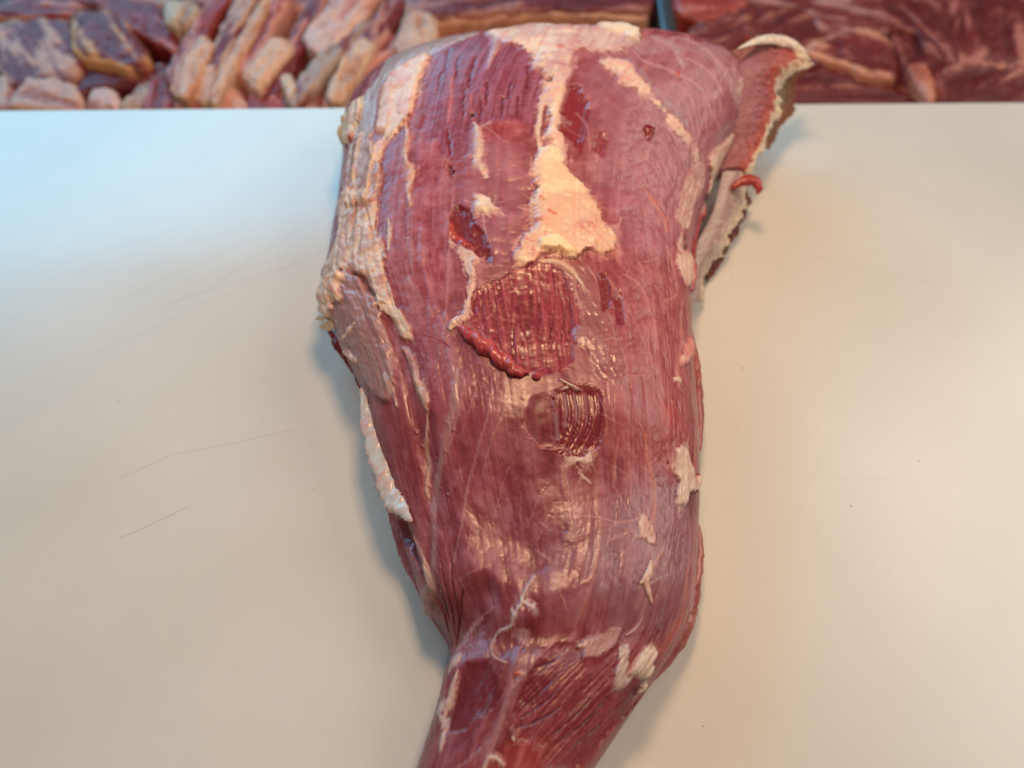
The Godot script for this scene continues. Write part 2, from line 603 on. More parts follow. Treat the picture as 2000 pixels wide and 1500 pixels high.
func stroke(p: Array, s: Dictionary) -> void:
	var pts := []
	for k in range(0, p.size(), 3):
		pts.append(Vector3(p[k], p[k + 1], p[k + 2]))
	pts = catmull(pts, false, 4)
	var lo := Vector2(1e9, 1e9)
	var hi := Vector2(-1e9, -1e9)
	for q in pts:
		lo = lo.min(Vector2(q.x - q.z * 2 - 3, q.y - q.z * 2 - 3))
		hi = hi.max(Vector2(q.x + q.z * 2 + 3, q.y + q.z * 2 + 3))
	var x0 := int(lo.x)
	var y0 := int(lo.y)
	var w := int(hi.x) - x0 + 1
	var h := int(hi.y) - y0 + 1
	var mask := PackedFloat32Array()
	mask.resize(w * h)
	for k in pts.size() - 1:
		var a: Vector3 = pts[k]
		var b: Vector3 = pts[k + 1]
		var r := maxf(a.z, b.z) * 2.0 + 2.0
		var d := Vector2(b.x - a.x, b.y - a.y)
		var dd := maxf(d.length_squared(), 1e-6)
		for y in range(maxi(0, int(minf(a.y, b.y) - r) - y0), mini(h, int(maxf(a.y, b.y) + r) - y0 + 1)):
			for x in range(maxi(0, int(minf(a.x, b.x) - r) - x0), mini(w, int(maxf(a.x, b.x) + r) - x0 + 1)):
				var e := Vector2(x + x0 - a.x, y + y0 - a.y)
				var t := clampf(e.dot(d) / dd, 0.0, 1.0)
				var rad := maxf(lerpf(a.z, b.z, t), 0.7)
				var m := 1.0 - 0.5 * e.distance_to(d * t) / rad
				if m > mask[y * w + x]: mask[y * w + x] = m
	var dome := mask.duplicate()
	for i in w * h:
		var f := clampf((dome[i] - 0.35) / 0.65, 0.0, 1.0)
		dome[i] = f * f * (3.0 - 2.0 * f)
	edge_mask(x0, y0, w, h, mask, s.edge * 0.8, maxf(s.sharp, 0.24))
	blend(x0, y0, w, h, mask, dome, s)

var STYLE := {
	"tint": {"a": [150, 70, 78], "shift": true, "al": 0.7, "hole": 0.25, "h": 0.0, "lump": 0.0, "st": 0.0, "fb": 0.0, "ro": -1.0, "edge": 0.9, "sharp": 0.5, "soft": 44, "mb": 0.5, "ms": 0.8, "cell": 0.0, "keep": 0.0, "lab": -1, "ang": 0.0},
	"fat": {"a": [235, 195, 165], "vein": 0.8, "al": 0.97, "hole": 0.10, "h": 1.2, "lump": 1.0, "st": 0.2, "fb": 0.10, "ro": 0.38, "edge": 1.5, "sharp": 0.32, "soft": 6, "mb": 0.9, "ms": 0.7, "cell": 0.35, "keep": 0.8, "lab": -1, "ang": 0.0},
	"film": {"a": [190, 160, 160], "vein": 0.6, "al": 0.6, "hole": 0.45, "h": 0.25, "lump": 0.3, "st": 0.3, "fb": 0.14, "ro": 0.30, "edge": 1.0, "sharp": 0.28, "soft": 6, "mb": 0.4, "ms": 1.0, "cell": 0.0, "keep": 0.4, "lab": -1, "ang": 0.0},
	"raw": {"a": [130, 40, 50], "fine": 1.7, "al": 0.97, "hole": 0.12, "h": -1.2, "lump": 0.08, "st": 0.6, "fb": 0.06, "ro": 0.27, "edge": 0.9, "sharp": 0.34, "soft": 7, "mb": 0.3, "ms": 1.3, "cell": 0.0, "keep": 0.9, "lab": 0, "ang": 0.0},
	"sinew": {"a": [205, 160, 155], "al": 0.8, "hole": 0.30, "h": 0.15, "lump": 0.1, "st": 0.0, "fb": 0.06, "ro": 0.34, "edge": 1.1, "sharp": 0.32, "soft": 3, "mb": 0.4, "ms": 0.3, "cell": 0.2, "keep": 0.5, "lab": -1, "ang": 0.0},
	"gap": {"a": [105, 25, 38], "al": 0.8, "hole": 0.2, "h": -1.0, "lump": 0.0, "st": 0.0, "fb": 0.0, "ro": 0.25, "edge": 0.5, "sharp": 0.25, "soft": 3, "mb": 0.3, "ms": 0.3, "cell": 0.0, "keep": 0.5, "lab": -1, "ang": 0.0},
	"ridge": {"a": [165, 65, 70], "al": 0.85, "hole": 0.15, "h": 1.2, "lump": 0.3, "st": 0.3, "fb": 0.1, "ro": 0.24, "edge": 0.4, "sharp": 0.35, "soft": 3, "mb": 0.3, "ms": 0.8, "cell": 0.0, "keep": 0.5, "lab": -1, "ang": 0.0},
	"red": {"a": [190, 60, 60], "al": 0.85, "hole": 0.1, "h": 0.2, "lump": 0.0, "st": 0.0, "fb": 0.05, "ro": 0.2, "edge": 0.5, "sharp": 0.2, "soft": 3, "mb": 0.3, "ms": 0.3, "cell": 0.0, "keep": 0.3, "lab": -1, "ang": 0.0},
	"fold": {"a": [150, 70, 78], "al": 0.0, "hole": 0.0, "h": 3.0, "lump": 0.0, "st": 0.0, "fb": 0.0, "ro": -1.0, "edge": 0.0, "sharp": 0.4, "soft": 8, "mb": 0.0, "ms": 0.0, "cell": 0.0, "keep": 0.0, "lab": -1, "ang": 0.0},
	"hole": {"a": [60, 8, 14], "al": 0.95, "hole": 0.0, "h": -3.0, "lump": 0.0, "st": 0.0, "fb": 0.0, "ro": 0.3, "edge": 0.3, "sharp": 0.2, "soft": 3, "mb": 0.2, "ms": 0.2, "cell": 0.0, "keep": 0.5, "lab": -1, "ang": 0.0}}

func style(called: String, over: Dictionary) -> Dictionary:
	var s: Dictionary = STYLE[called].duplicate()
	for k in over: s[k] = over[k]
	if over.has("c"): s.a = over.c
	if called == "fat":
		s.a = [lerpf(s.a[0], 250, 0.55), lerpf(s.a[1], 236, 0.55), lerpf(s.a[2], 214, 0.55)]
	if not s.has("b"):
		s.b = [s.a[0] * 0.90, s.a[1] * 0.80, s.a[2] * 0.80]
	return s

func F(called: String, p: Array, over := {}) -> void:
	var s := style(called, over)
	area(p, s)
	if called != "fat": return
	# shreds that run from the fat into the lean
	var pts := []
	for k in range(0, p.size(), 2): pts.append(Vector2(p[k], p[k + 1]))
	var mid := Vector2.ZERO
	for q in pts: mid += q / pts.size()
	pts = catmull(pts, true, 4)
	var rng := RandomNumberGenerator.new()
	rng.seed = int(p[0] * 13 + p[1] * 7)
	for q in pts:
		if rng.randf() > 0.5: continue
		var out: Vector2 = (q - mid).normalized()
		var dir := Vector2(out.x * 0.55 + rng.randf_range(-0.35, 0.35), signf(out.y) * rng.randf_range(0.5, 1.0)).normalized()
		var l := rng.randf_range(5.0, 20.0)
		var a: Vector2 = q - dir * l * 0.5
		var b: Vector2 = q + dir * l * rng.randf_range(0.5, 1.0)
		var w := rng.randf_range(0.9, 3.0)
		var m: Vector2 = (a + b) * 0.5 + Vector2(rng.randf_range(-2, 2), 0)
		stroke([a.x, a.y, w, m.x, m.y, w, b.x, b.y, w * 0.3], style("sinew", {"c": s.a, "al": rng.randf_range(0.25, 0.6), "h": 0.15, "sharp": 0.4}))

func L(called: String, p: Array, over := {}) -> void:
	stroke(p, style(called, over))

func paint() -> void:
	F("tint", [551.9, 128.4, 781.1, 41, 908.1, 178.5, 886.4, 425.2, 678.8, 509.9, 596.1, 425.2], {"c": [156, 98, 112], "al": 0.75})
	F("tint", [615.8, 393.4, 714.2, 345.1, 808.7, 487.2, 765.4, 848.7, 643.4, 933.3, 598.1, 719.3], {"c": [158, 76, 84], "al": 0.8})
	F("tint", [398.3, 298.7, 435.7, 305, 407.2, 717.5, 484, 802.2, 462.3, 937, 348.2, 856.8, 382.6, 625.6], {"c": [160, 72, 82], "al": 0.7})
	F("tint", [440.7, 346.9, 522.3, 331.4, 510.5, 563.6, 458.4, 598.2, 445.6, 465.3], {"c": [152, 84, 100], "al": 0.6})
	F("tint", [590.2, 921.5, 789, 879.6, 800.8, 987.1, 786.1, 1079, 611.9, 1079, 554.8, 1019.8], {"c": [138, 92, 106], "al": 0.85})
	F("tint", [228.1, 1040.8, 429.8, 1084.5, 534.1, 1244.7, 255.7, 1249.3, 167.1, 1163.7], {"c": [128, 56, 62], "al": 0.6})
	F("tint", [431.8, 1097.2, 753.6, 1075.4, 905.1, 1196.5, 907.1, 1233.8, 519.4, 1255.7], {"c": [134, 54, 60], "al": 0.7})
	F("film", [565.6, 140.2, 745.7, 59.2, 792.9, 118.4, 904.1, 235.8, 734.9, 432.5, 651.2, 367, 591.2, 265.9], {"c": [178, 132, 146], "al": 0.42, "ang": -42.0, "h": 0, "hole": 0.7})
	F("film", [617.8, 304.1, 721.1, 253.1, 903.1, 341.5, 782.1, 556.4, 669, 511.7, 623.7, 401.6], {"c": [182, 126, 138], "al": 0.38, "ang": -6.0, "h": 0, "hole": 0.7})
	F("film", [452.5, 338.7, 524.3, 351.5, 515.4, 527.2, 471.2, 545.4, 446.6, 446.2], {"c": [176, 126, 142], "al": 0.4, "h": 0, "hole": 0.7})
	F("film", [398.3, 627.4, 473.1, 671.1, 482, 868.7, 383.6, 904.2, 366.9, 792.2], {"c": [180, 112, 116], "al": 0.3, "h": 0, "hole": 0.8})
	F("film", [626.6, 593.7, 782.1, 556.4, 765.4, 848.7, 645.3, 904.2, 593.2, 768.5], {"c": [182, 110, 112], "al": 0.3, "h": 0, "hole": 0.8})
	F("film", [524.3, 937.9, 766.4, 890.5, 783.1, 1042.6, 619.8, 1090.9, 509.5, 1058.1], {"c": [172, 132, 142], "al": 0.42, "h": 0, "hole": 0.7, "ang": 12.0})
	L("fold", [445.6, 964.3, 75.6, 478.1, 989.8, 57], {"h": -4})
	L("fold", [259.6, 1145.5, 48, 314.7, 1100, 52.6, 401.3, 1079.9, 33.1, 470.2, 1072.7, 18.9], {"h": 3.5})
	L("fold", [132.7, 1067.2, 41.6, 301.9, 1057.2, 41.5, 392.4, 1039.9, 25.8], {"h": -4})
	L("fold", [352.1, 804, 13.5, 325.5, 888.7, 19.6, 267.5, 978, 24.7, 228.1, 1040.8, 22.4], {"h": -1.6})
	L("fold", [316.7, 651.1, 18, 323.6, 753, 20.4, 325.5, 853.2, 16.4], {"h": -1.8})
	F("film", [223.2, 171.2, 265.5, 158.4, 278.3, 114.7, 267.5, 51.9, 326.5, 48.3, 363.9, 35.5, 419, 57.4, 383.6, 96.5, 372.8, 124.7, 364.9, 165.7, 336.4, 142, 310.8, 143, 297, 167.5, 296, 215.8, 298, 278.6, 268.5, 266.8, 237, 281.4, 193.7, 228.6], {"c": [194, 184, 176], "al": 0.95, "hole": 0.2, "b": [172, 150, 148]})
	F("film", [210.4, 294.1, 240.9, 263.2, 266.5, 252.2, 295, 277.7, 310.8, 311.4, 327.5, 343.3, 334.4, 386.1, 321.6, 422.5, 232, 393.4, 218.3, 346], {"c": [206, 182, 164], "b": [176, 140, 130], "al": 0.95, "lab": 2, "h": 1.8, "lump": 1.4})
	F("fat", [299.9, 243.1, 299.9, 186.7, 310.8, 143, 333.4, 122, 352.1, 104.7, 370.8, 118.4, 379.6, 171.2, 376.7, 196.7, 373.7, 218.5, 369.8, 249.5, 362.9, 269.5, 351.1, 289.6, 335.4, 302.3, 329.5, 315.1, 326.5, 339.6, 312.7, 336.9, 309.8, 304.1, 317.7, 285.9, 302.9, 265], {"c": [240, 188, 150], "h": 2.2, "lab": 2, "b": [226, 176, 158]})
	F("fat", [219.3, 173.9, 248.8, 162.1, 265.5, 189.4, 252.7, 222.2, 238.9, 253.1, 206.5, 255, 168.1, 195.8, 206.5, 196.7], {"c": [226, 200, 156], "h": 3, "lab": 3})
	L("red", [205.5, 275, 4.3, 225.2, 269.5, 4.3, 231.1, 253.1, 4.3], {"c": [150, 40, 38]})
	L("fat", [267.5, 261.3, 6.6, 263.5, 336.9, 6.6, 278.3, 409.8, 5.9], {"c": [206, 166, 132], "lab": 2, "h": 1})
	L("fat", [298, 291.4, 4.8, 307.8, 337.8, 4.6, 309.8, 418.9, 4.2], {"c": [206, 160, 126], "lab": 2, "h": 1})
	F("raw", [384.6, 216.7, 384.6, 179.4, 382.6, 141.1, 394.4, 104.7, 416.1, 65.6, 446.6, 82, 457.4, 128.4, 459.4, 159.3, 459.4, 118.4, 470.2, 111.1, 492.8, 132, 504.6, 164.8, 519.4, 203.1, 524.3, 234.9, 524.3, 263.2, 528.2, 331.4, 520.4, 319.6, 514.5, 290.5, 490.8, 285.9, 481, 289.6, 477.1, 295.9, 467.2, 292.3, 463.3, 316.9, 467.2, 337.8, 459.4, 356.9, 444.6, 359.7, 428.8, 345.1, 417, 310.5, 403.3, 320.5, 393.4, 276.8], {"c": [134, 54, 68], "b": [150, 84, 108], "h": -0.4, "st": 0.12, "ro": 0.36, "fb": 0.03})
	F("tint", [479, 295.9, 490.8, 285.9, 511.5, 290.5, 516.4, 319.6, 512.5, 337.8, 504.6, 346, 492.8, 339.6, 482, 329.6], {"c": [156, 62, 68], "al": 0.7})
	L("gap", [464.3, 232.2, 1.3, 467.2, 260.4, 1.4, 469.2, 284.1, 1.3], {"c": [110, 26, 40], "h": -0.6})
	L("gap", [439.7, 210.3, 1.4, 447.5, 273.2, 1.3], {"c": [110, 26, 40], "h": -0.6})
	L("gap", [465.3, 200.3, 1.4, 473.1, 250.4, 1.3], {"c": [110, 26, 40], "h": -0.6})
	L("gap", [501.7, 164.8, 1.2, 509.5, 216.7, 1.1], {"c": [110, 26, 40], "h": -0.6})
	L("gap", [413.1, 132, 1.7, 423.9, 182.1, 1.5], {"c": [110, 26, 40], "h": -0.6})
	L("gap", [488.9, 234, 1.3, 492.8, 279.5, 1.3], {"c": [110, 26, 40], "h": -0.6})
	L("gap", [438.7, 173, 1.5, 445.6, 211.3, 1.4], {"c": [110, 26, 40], "h": -0.6})
	L("gap", [503.6, 234, 1.2, 507.6, 280.5, 1.1], {"c": [110, 26, 40], "h": -0.6})
	L("gap", [436.7, 137.5, 1.6, 442.6, 185.8, 1.5], {"c": [110, 26, 40], "h": -0.6})
	L("gap", [400.3, 164.8, 1.6, 404.2, 208.5, 1.5], {"c": [110, 26, 40], "h": -0.6})
	L("gap", [393.4, 103.8, 2, 405.2, 165.7, 1.6], {"c": [110, 26, 40], "h": -0.6})
	L("gap", [490.8, 202.1, 1.2, 494.8, 238.6, 1.2], {"c": [110, 26, 40], "h": -0.6})
	L("gap", [428.8, 295.9, 1.4, 435.7, 324.2, 2.6, 440.7, 350.6, 1.1], {"c": [122, 22, 34], "h": -1.2})
	L("sinew", [417, 181.2, 1.6, 422.9, 218.5, 2.1, 426.9, 248.6, 3.2, 429.8, 281.4, 2.3], {"c": [222, 122, 106]})
	L("sinew", [415.1, 153, 1.1, 426.9, 226.7, 1.4, 437.7, 285, 0.7], {"c": [190, 110, 112], "al": 0.5})
	L("sinew", [459.4, 199.4, 1.4, 464.3, 232.2, 1.8, 473.1, 261.3, 0.8], {"c": [190, 120, 118], "al": 0.6})
	L("sinew", [442.6, 66.5, 12.6, 453.5, 108.4, 6.1, 457.4, 141.1, 3.9, 459.4, 169.4, 1.4], {"c": [216, 190, 180], "h": 0.6})
	F("fat", [419, 57.4, 446.6, 39.2, 512.5, 41, 544, 234, 525.3, 190.3, 518.4, 191.2, 512.5, 174.8, 504.6, 164.8, 503.6, 153, 514.5, 163.9, 495.8, 134.8, 477.1, 112, 456.4, 93.8], {"c": [236, 204, 184], "b": [214, 176, 170], "h": 1.4, "lab": 4})
	L("fat", [462.3, 285.9, 2.1, 470.2, 305, 4.3, 475.1, 345.1, 7.1, 475.1, 367, 5.8, 483, 385.2, 6.8, 485.9, 395.2, 4], {"c": [208, 176, 164], "h": 1, "lab": 5})
	L("sinew", [456.4, 259.5, 1.3, 462.3, 285.9, 2.5], {"c": [205, 130, 115]})
	L("sinew", [470.2, 305, 3.9, 481, 287.7, 2.9], {"c": [214, 172, 150]})
	L("hole", [458.4, 268.6, 2, 459.4, 273.2, 2.1], {})
	L("sinew", [450.5, 225.8, 1.6, 456.4, 259.5, 1.6], {"c": [205, 110, 100]})
	L("fat", [524.3, 234.9, 4, 526.3, 277.7, 3.5, 527.3, 319.6, 5, 531.2, 347.8, 2.2], {"c": [226, 186, 166], "lab": 4, "h": 0.8})
	L("fat", [523.3, 203.1, 8, 536.1, 252.2, 10.4, 546.9, 318.7, 9.6, 552.8, 358.8, 12.1], {"c": [238, 202, 180], "lab": 4, "h": 1.2})
	L("hole", [523.3, 195.8, 2.5, 524.3, 203.1, 2.6], {})
	L("fat", [361.9, 264.1, 4, 370.8, 301.4, 6.4, 372.8, 343.3, 4.7, 386.5, 371.5, 7.7, 385.6, 410.7, 4.8, 390.5, 438, 3.4], {"c": [208, 140, 112], "lab": 6, "h": 0.9})
	F("gap", [436.7, 366, 448.5, 379.7, 444.6, 395.2], {"c": [120, 30, 40], "h": -2})
	L("sinew", [404.2, 356.9, 0.5, 407.2, 389.7, 0.9, 410.2, 440.7, 0.9], {"c": [190, 120, 125], "al": 0.5})
	L("sinew", [417, 363.3, 0.5, 421, 391.5, 0.9, 422.9, 442.5, 0.9], {"c": [190, 120, 125], "al": 0.5})
	L("sinew", [431.8, 365.1, 0.5, 433.8, 393.4, 0.9, 435.7, 444.4, 0.9], {"c": [190, 120, 125], "al": 0.5})
	F("fat", [484, 45.5, 526.3, 47.3, 528.2, 40.1, 540, 38.2, 553.8, 42.8, 567.6, 39.2, 584.3, 59.2, 596.1, 89.2, 586.3, 107.4, 583.3, 124.7, 570.5, 129.3, 558.7, 135.7, 540, 123.8, 533.2, 129.3, 543, 162.1, 539.1, 183.9, 542, 211.3, 526.3, 198.5, 519.4, 184.8, 511.5, 170.3], {"c": [224, 198, 188], "b": [196, 158, 162], "al": 0.85, "h": 1.0, "lab": 4})
	F("fat", [540, 38.2, 556.8, 41.9, 574.5, 35.5, 587.3, 63.7, 596.1, 92.9, 586.3, 94.7, 572.5, 81, 558.7, 76.5, 546.9, 62.8], {"c": [226, 214, 196], "b": [230, 214, 190], "h": 3.2, "lab": 7})
	F("fat", [527.3, 212.2, 542, 211.3, 547.9, 251.3, 546.9, 289.6, 549.9, 326.9, 536.1, 321.4, 538.1, 284.1, 530.2, 238.6], {"c": [240, 204, 180], "lab": 4, "h": 1.2})
	F("raw", [545, 211.3, 559.7, 214.9, 577.4, 256.8, 583.3, 305, 585.3, 354.2, 577.4, 349.7, 563.7, 320.5, 550.9, 315.1, 550.9, 276.8, 546.9, 238.6], {"c": [142, 46, 56], "h": -2, "st": 0.8})
	F("raw", [589.2, 312.3, 600.1, 303.2, 611.9, 334.2, 610.9, 357.9, 591.2, 336], {"c": [150, 60, 70], "h": -1.2, "st": 0.6})
	L("sinew", [563.7, 264.1, 2, 577.4, 286.8, 2, 586.3, 318.7, 1.9, 589.2, 342.4, 2], {"c": [190, 130, 140], "al": 0.8})
	F("film", [586.3, 134.8, 611.9, 157.5, 641.4, 188.5, 681.7, 211.3, 721.1, 229.5, 742.8, 246.8, 714.2, 244.9, 666, 213.1, 630.6, 183.9, 603, 162.1], {"c": [164, 150, 172], "al": 0.75, "ang": -38.0})
	F("fat", [561.7, 150.2, 573.5, 143.9, 590.2, 146.6, 613.8, 172.1, 633.5, 191.2, 667, 217.6, 698.5, 236.7, 730.9, 252.2, 773.3, 275, 793.9, 295, 784.1, 306, 765.4, 286.8, 728, 273.2, 692.6, 255, 685.7, 238.6, 655.2, 224, 634.5, 218.5, 628.6, 204, 608.9, 204.9, 594.2, 185.8, 576.5, 166.6], {"c": [236, 204, 184], "b": [226, 180, 166], "h": 0.9, "lab": 8})
	L("sinew", [598.1, 124.7, 2.1, 616.8, 143.9, 2.4, 648.3, 149.3, 3.3, 672.9, 154.8, 2.9, 703.4, 160.3, 2.8, 735.9, 173.9, 2.6, 774.2, 199.4, 2.5, 826.4, 214.9, 2.3], {"c": [206, 170, 172], "al": 0.75})
	L("sinew", [636.5, 96.5, 4.3, 640.4, 65.6, 5, 666, 68.3, 4.9, 696.5, 80.1, 3.4, 727, 99.3, 2.9, 766.4, 127.5, 3, 817.5, 144.8, 3.2, 904.1, 118.4, 1.4], {"c": [206, 170, 172], "al": 0.75})
	L("sinew", [667, 116.6, 2.1, 696.5, 122, 2.2, 734.9, 134.8, 2.3, 778.2, 158.4, 2.6], {"c": [206, 170, 172], "al": 0.75})
	L("sinew", [717.2, 96.5, 2.1, 750.6, 104.7, 2.3, 779.2, 93.8, 2.8], {"c": [206, 170, 172], "al": 0.75})
	L("sinew", [745.7, 107.4, 3, 791, 130.2, 3.2, 848, 146.6, 3.8, 907.1, 128.4, 1.1], {"c": [206, 170, 172], "al": 0.75})
	L("sinew", [645.3, 221.3, 1.3, 678.8, 247.7, 1.5, 718.2, 276.8, 1.6], {"c": [206, 170, 172], "al": 0.75})
	L("sinew", [669, 170.3, 1.4, 695.5, 180.3, 1.4, 732.9, 204.9, 1.6], {"c": [206, 170, 172], "al": 0.75})
	L("film", [608.9, 76.5, 4.6, 639.4, 95.6, 5.8, 668, 132, 4.8, 674.9, 139.3, 2.2], {"c": [196, 186, 196], "al": 0.8})
	F("film", [742.8, 172.1, 751.6, 156.6, 765.4, 163.9, 765.4, 181.2, 751.6, 182.1], {"c": [196, 158, 158], "al": 0.85})
	F("fat", [798.8, 76.5, 813.6, 62.8, 856.9, 85.6, 823.4, 117.5, 798.8, 115.6, 811.6, 93.8], {"c": [214, 184, 180], "lab": 9, "h": 0.8})
	L("fat", [818.5, 128.4, 12.1, 837.2, 125.7, 12.5], {"c": [222, 190, 182], "lab": 9, "h": 0.8})
	F("film", [826.4, 210.3, 865.8, 164.8, 904.1, 118.4, 912, 138.4, 885.4, 216.7, 843.1, 234], {"c": [176, 150, 156], "al": 0.7})
	F("fat", [855.9, 228.6, 898.2, 173.9, 910, 137.5, 908.1, 173.9, 912, 199.4, 905.1, 251.3, 906.1, 275, 904.1, 308.7, 903.1, 319.6, 886.4, 300.5, 821.5, 276.8], {"c": [236, 194, 164], "b": [224, 196, 178], "h": 2.6, "lab": 10})
	F("fat", [774.2, 321.4, 807.7, 294.1, 843.1, 318.7, 839.2, 352.4, 819.5, 386.1, 825.4, 415.2, 799.8, 439.8, 761.5, 422.5, 772.3, 397.9, 767.4, 377], {"c": [204, 160, 152], "b": [190, 150, 140], "h": 0.8, "lab": 10, "al": 0.85})
	L("fat", [904.1, 331.4, 3.6, 902.2, 352.4, 14], {"c": [206, 140, 138], "h": 2, "lab": 10})
	L("red", [904.1, 331.4, 1.5, 903.1, 341.5, 2.5], {"c": [190, 60, 66]})
	L("sinew", [680.8, 392.5, 1.4, 705.4, 415.2, 3.5, 734.9, 438, 4.1, 741.8, 460.7, 3.4], {"c": [214, 136, 118], "h": 0.15})
	L("sinew", [647.3, 325.1, 1.1, 662.1, 351.5, 1.1], {"c": [196, 140, 148], "al": 0.5})
	L("sinew", [635.5, 370.6, 1.1, 636.5, 340.6, 1, 642.4, 320.5, 1], {"c": [196, 140, 148], "al": 0.5})
	L("sinew", [706.3, 282.3, 1.3, 732.9, 304.1, 1.3, 745.7, 326.9, 1.4], {"c": [196, 140, 148], "al": 0.5})
	L("sinew", [681.7, 304.1, 1.2, 687.6, 355.1, 1.1, 691.6, 384.3, 1.2], {"c": [196, 140, 148], "al": 0.5})
	L("sinew", [720.1, 309.6, 1.3, 725, 357.9, 1.3, 736.8, 400.7, 1.3], {"c": [196, 140, 148], "al": 0.5})
	F("film", [579.4, 111.1, 597.1, 72.8, 640.4, 61, 695.5, 60.1, 768.3, 38.2, 730, 106.5, 670.9, 98.3, 640.4, 110.2, 611.9, 129.3], {"c": [190, 166, 174], "al": 0.55, "h": 0, "ang": -50.0})
	F("film", [722.1, 111.1, 783.1, 54.6, 803.8, 42.8, 825.4, 66.5, 856.9, 85.6, 847.1, 155.7, 775.2, 138.4], {"c": [192, 166, 170], "al": 0.55, "h": 0, "ang": -20.0})
	F("film", [710.3, 254, 750.6, 265, 821.5, 220.4, 870.7, 226.7, 819.5, 288.7, 822.5, 336, 757.5, 328.7], {"c": [180, 142, 150], "al": 0.5, "h": 0, "ang": -20.0})
	F("film", [579.4, 158.4, 619.8, 201.2, 678.8, 247.7, 744.7, 293.2, 731.9, 325.1, 661.1, 282.3, 605, 219.4], {"c": [178, 128, 142], "al": 0.4, "h": 0, "ang": -42.0})
	L("red", [670.9, 152.1, 3.3, 673.9, 158.4, 3.5], {"c": [196, 60, 60]})
	F("fat", [530.2, 347.8, 543, 335.1, 555.8, 350.6, 568.6, 388.8, 585.3, 402.5, 596.1, 420.7, 611.9, 452.6, 619.8, 480.8, 639.4, 505.4, 621.7, 534.5, 595.2, 530.9, 571.5, 547.3, 551.9, 531.8, 535.1, 542.7, 515.4, 563.6, 505.6, 555.4, 516.4, 518.1, 528.2, 479, 523.3, 446.2, 534.1, 416.1, 526.3, 387], {"c": [252, 208, 150], "b": [246, 196, 156], "h": 3.0, "lab": 1, "lump": 1.0, "lobe": 1.3, "st": 0, "fb": 0.06, "ms": 0.2})
	F("film", [508.6, 516.3, 518.4, 500.8, 523.3, 477.1, 515.4, 454.4, 527.3, 445.3, 550.9, 428, 604, 424.3, 614.8, 454.4, 612.9, 489.9, 637.5, 506.3, 649.3, 534.5, 625.7, 543.6, 610.9, 535.4, 587.3, 533.6, 570.5, 549.1, 546.9, 541.8, 530.2, 555.4, 514.5, 556.4, 505.6, 571.8], {"c": [226, 172, 150], "al": 0.55, "ang": 0.0})
	F("fat", [533.2, 519.9, 546.9, 509.9, 562.7, 518.1, 573.5, 534.5, 571.5, 547.3, 552.8, 539.1, 536.1, 532.7], {"c": [254, 222, 168], "b": [252, 214, 160], "h": 2.6, "lab": 1, "lump": 0.5})
	L("sinew", [614.8, 493.5, 1.8, 628.6, 483.5, 3.4, 642.4, 477.1, 2.4, 647.3, 460.7, 1.5], {"c": [214, 164, 154]})
	L("sinew", [513.5, 454.4, 1.8, 523.3, 459.8, 1.9, 539.1, 458, 2], {"c": [230, 170, 160]})
	L("sinew", [597.1, 463.5, 2.1, 616.8, 483.5, 2.1, 627.6, 507.2, 2.2], {"c": [224, 168, 156], "al": 0.7})
	L("sinew", [586.3, 478, 2.1, 611.9, 509, 2.1, 631.6, 530, 2.2], {"c": [224, 168, 156], "al": 0.7})
	L("sinew", [595.2, 523.6, 2, 610.9, 537.2, 2.1, 622.7, 545.4, 2.1], {"c": [224, 168, 156], "al": 0.7})
	L("sinew", [530.2, 445.3, 1.8, 515.4, 452.6, 1.5], {"c": [224, 168, 156], "al": 0.7})
	L("sinew", [514.5, 508.1, 1.5, 507.6, 535.4, 1.5], {"c": [224, 168, 156], "al": 0.7})
	L("sinew", [511.5, 519.9, 1.5, 508.6, 551.8, 1.5], {"c": [224, 168, 156], "al": 0.7})
	L("red", [545.9, 463.5, 3.4, 552.8, 470.8, 3.2], {"c": [236, 110, 90], "al": 0.7})
	L("red", [535.1, 435.3, 1.7, 540, 444.4, 1.9], {"c": [226, 120, 96], "al": 0.7})
	F("film", [552.8, 564.6, 577.4, 549.1, 603, 568.2, 603, 601.9, 618.8, 653.8, 629.6, 682.9, 629.6, 729.4, 633.5, 761.2, 584.3, 750.3, 583.3, 720.3, 562.7, 686.6, 569.6, 661.1, 568.6, 631.9, 559.7, 589.1], {"c": [164, 112, 106], "b": [150, 84, 84], "al": 0.85, "ang": -24.0, "ro": 0.2, "st": 0.25})
	L("fat", [531.2, 553.6, 3.1, 550.9, 553.6, 6.2, 567.6, 569.1, 5, 580.4, 597.3, 1.7], {"c": [212, 172, 138], "h": 0.8, "lab": 1, "ang": -40.0})
	F("raw", [504.6, 572.7, 512.5, 565.5, 522.3, 560, 540, 558.2, 552.8, 570, 559.7, 589.1, 563.7, 611.9, 568.6, 633.8, 568.6, 661.1, 559.7, 675.6, 556.8, 705.7, 553.8, 727.5, 542, 741.2, 522.3, 747.6, 509.5, 743, 491.8, 723, 470.2, 688.4, 446.6, 658.3, 445.6, 642, 455.4, 619.2, 468.2, 601, 481, 592.8, 498.7, 581.9], {"c": [142, 44, 54], "b": [164, 70, 76], "h": -0.9, "st": 0.8, "soft": 5})
	L("gap", [511.5, 572.7, 0.7, 506.6, 630.1, 1.8, 493.8, 701.1, 0.9], {"c": [104, 20, 32], "h": -0.35, "al": 0.45, "edge": 1.4})
	L("gap", [522.3, 564.6, 0.9, 515.4, 630.1, 1.6, 509.5, 689.3, 0.8], {"c": [104, 20, 32], "h": -0.35, "al": 0.45, "edge": 1.4})
	L("gap", [533.2, 564.6, 0.9, 525.3, 620.1, 1.9, 517.4, 687.5, 0.8], {"c": [104, 20, 32], "h": -0.35, "al": 0.45, "edge": 1.4})
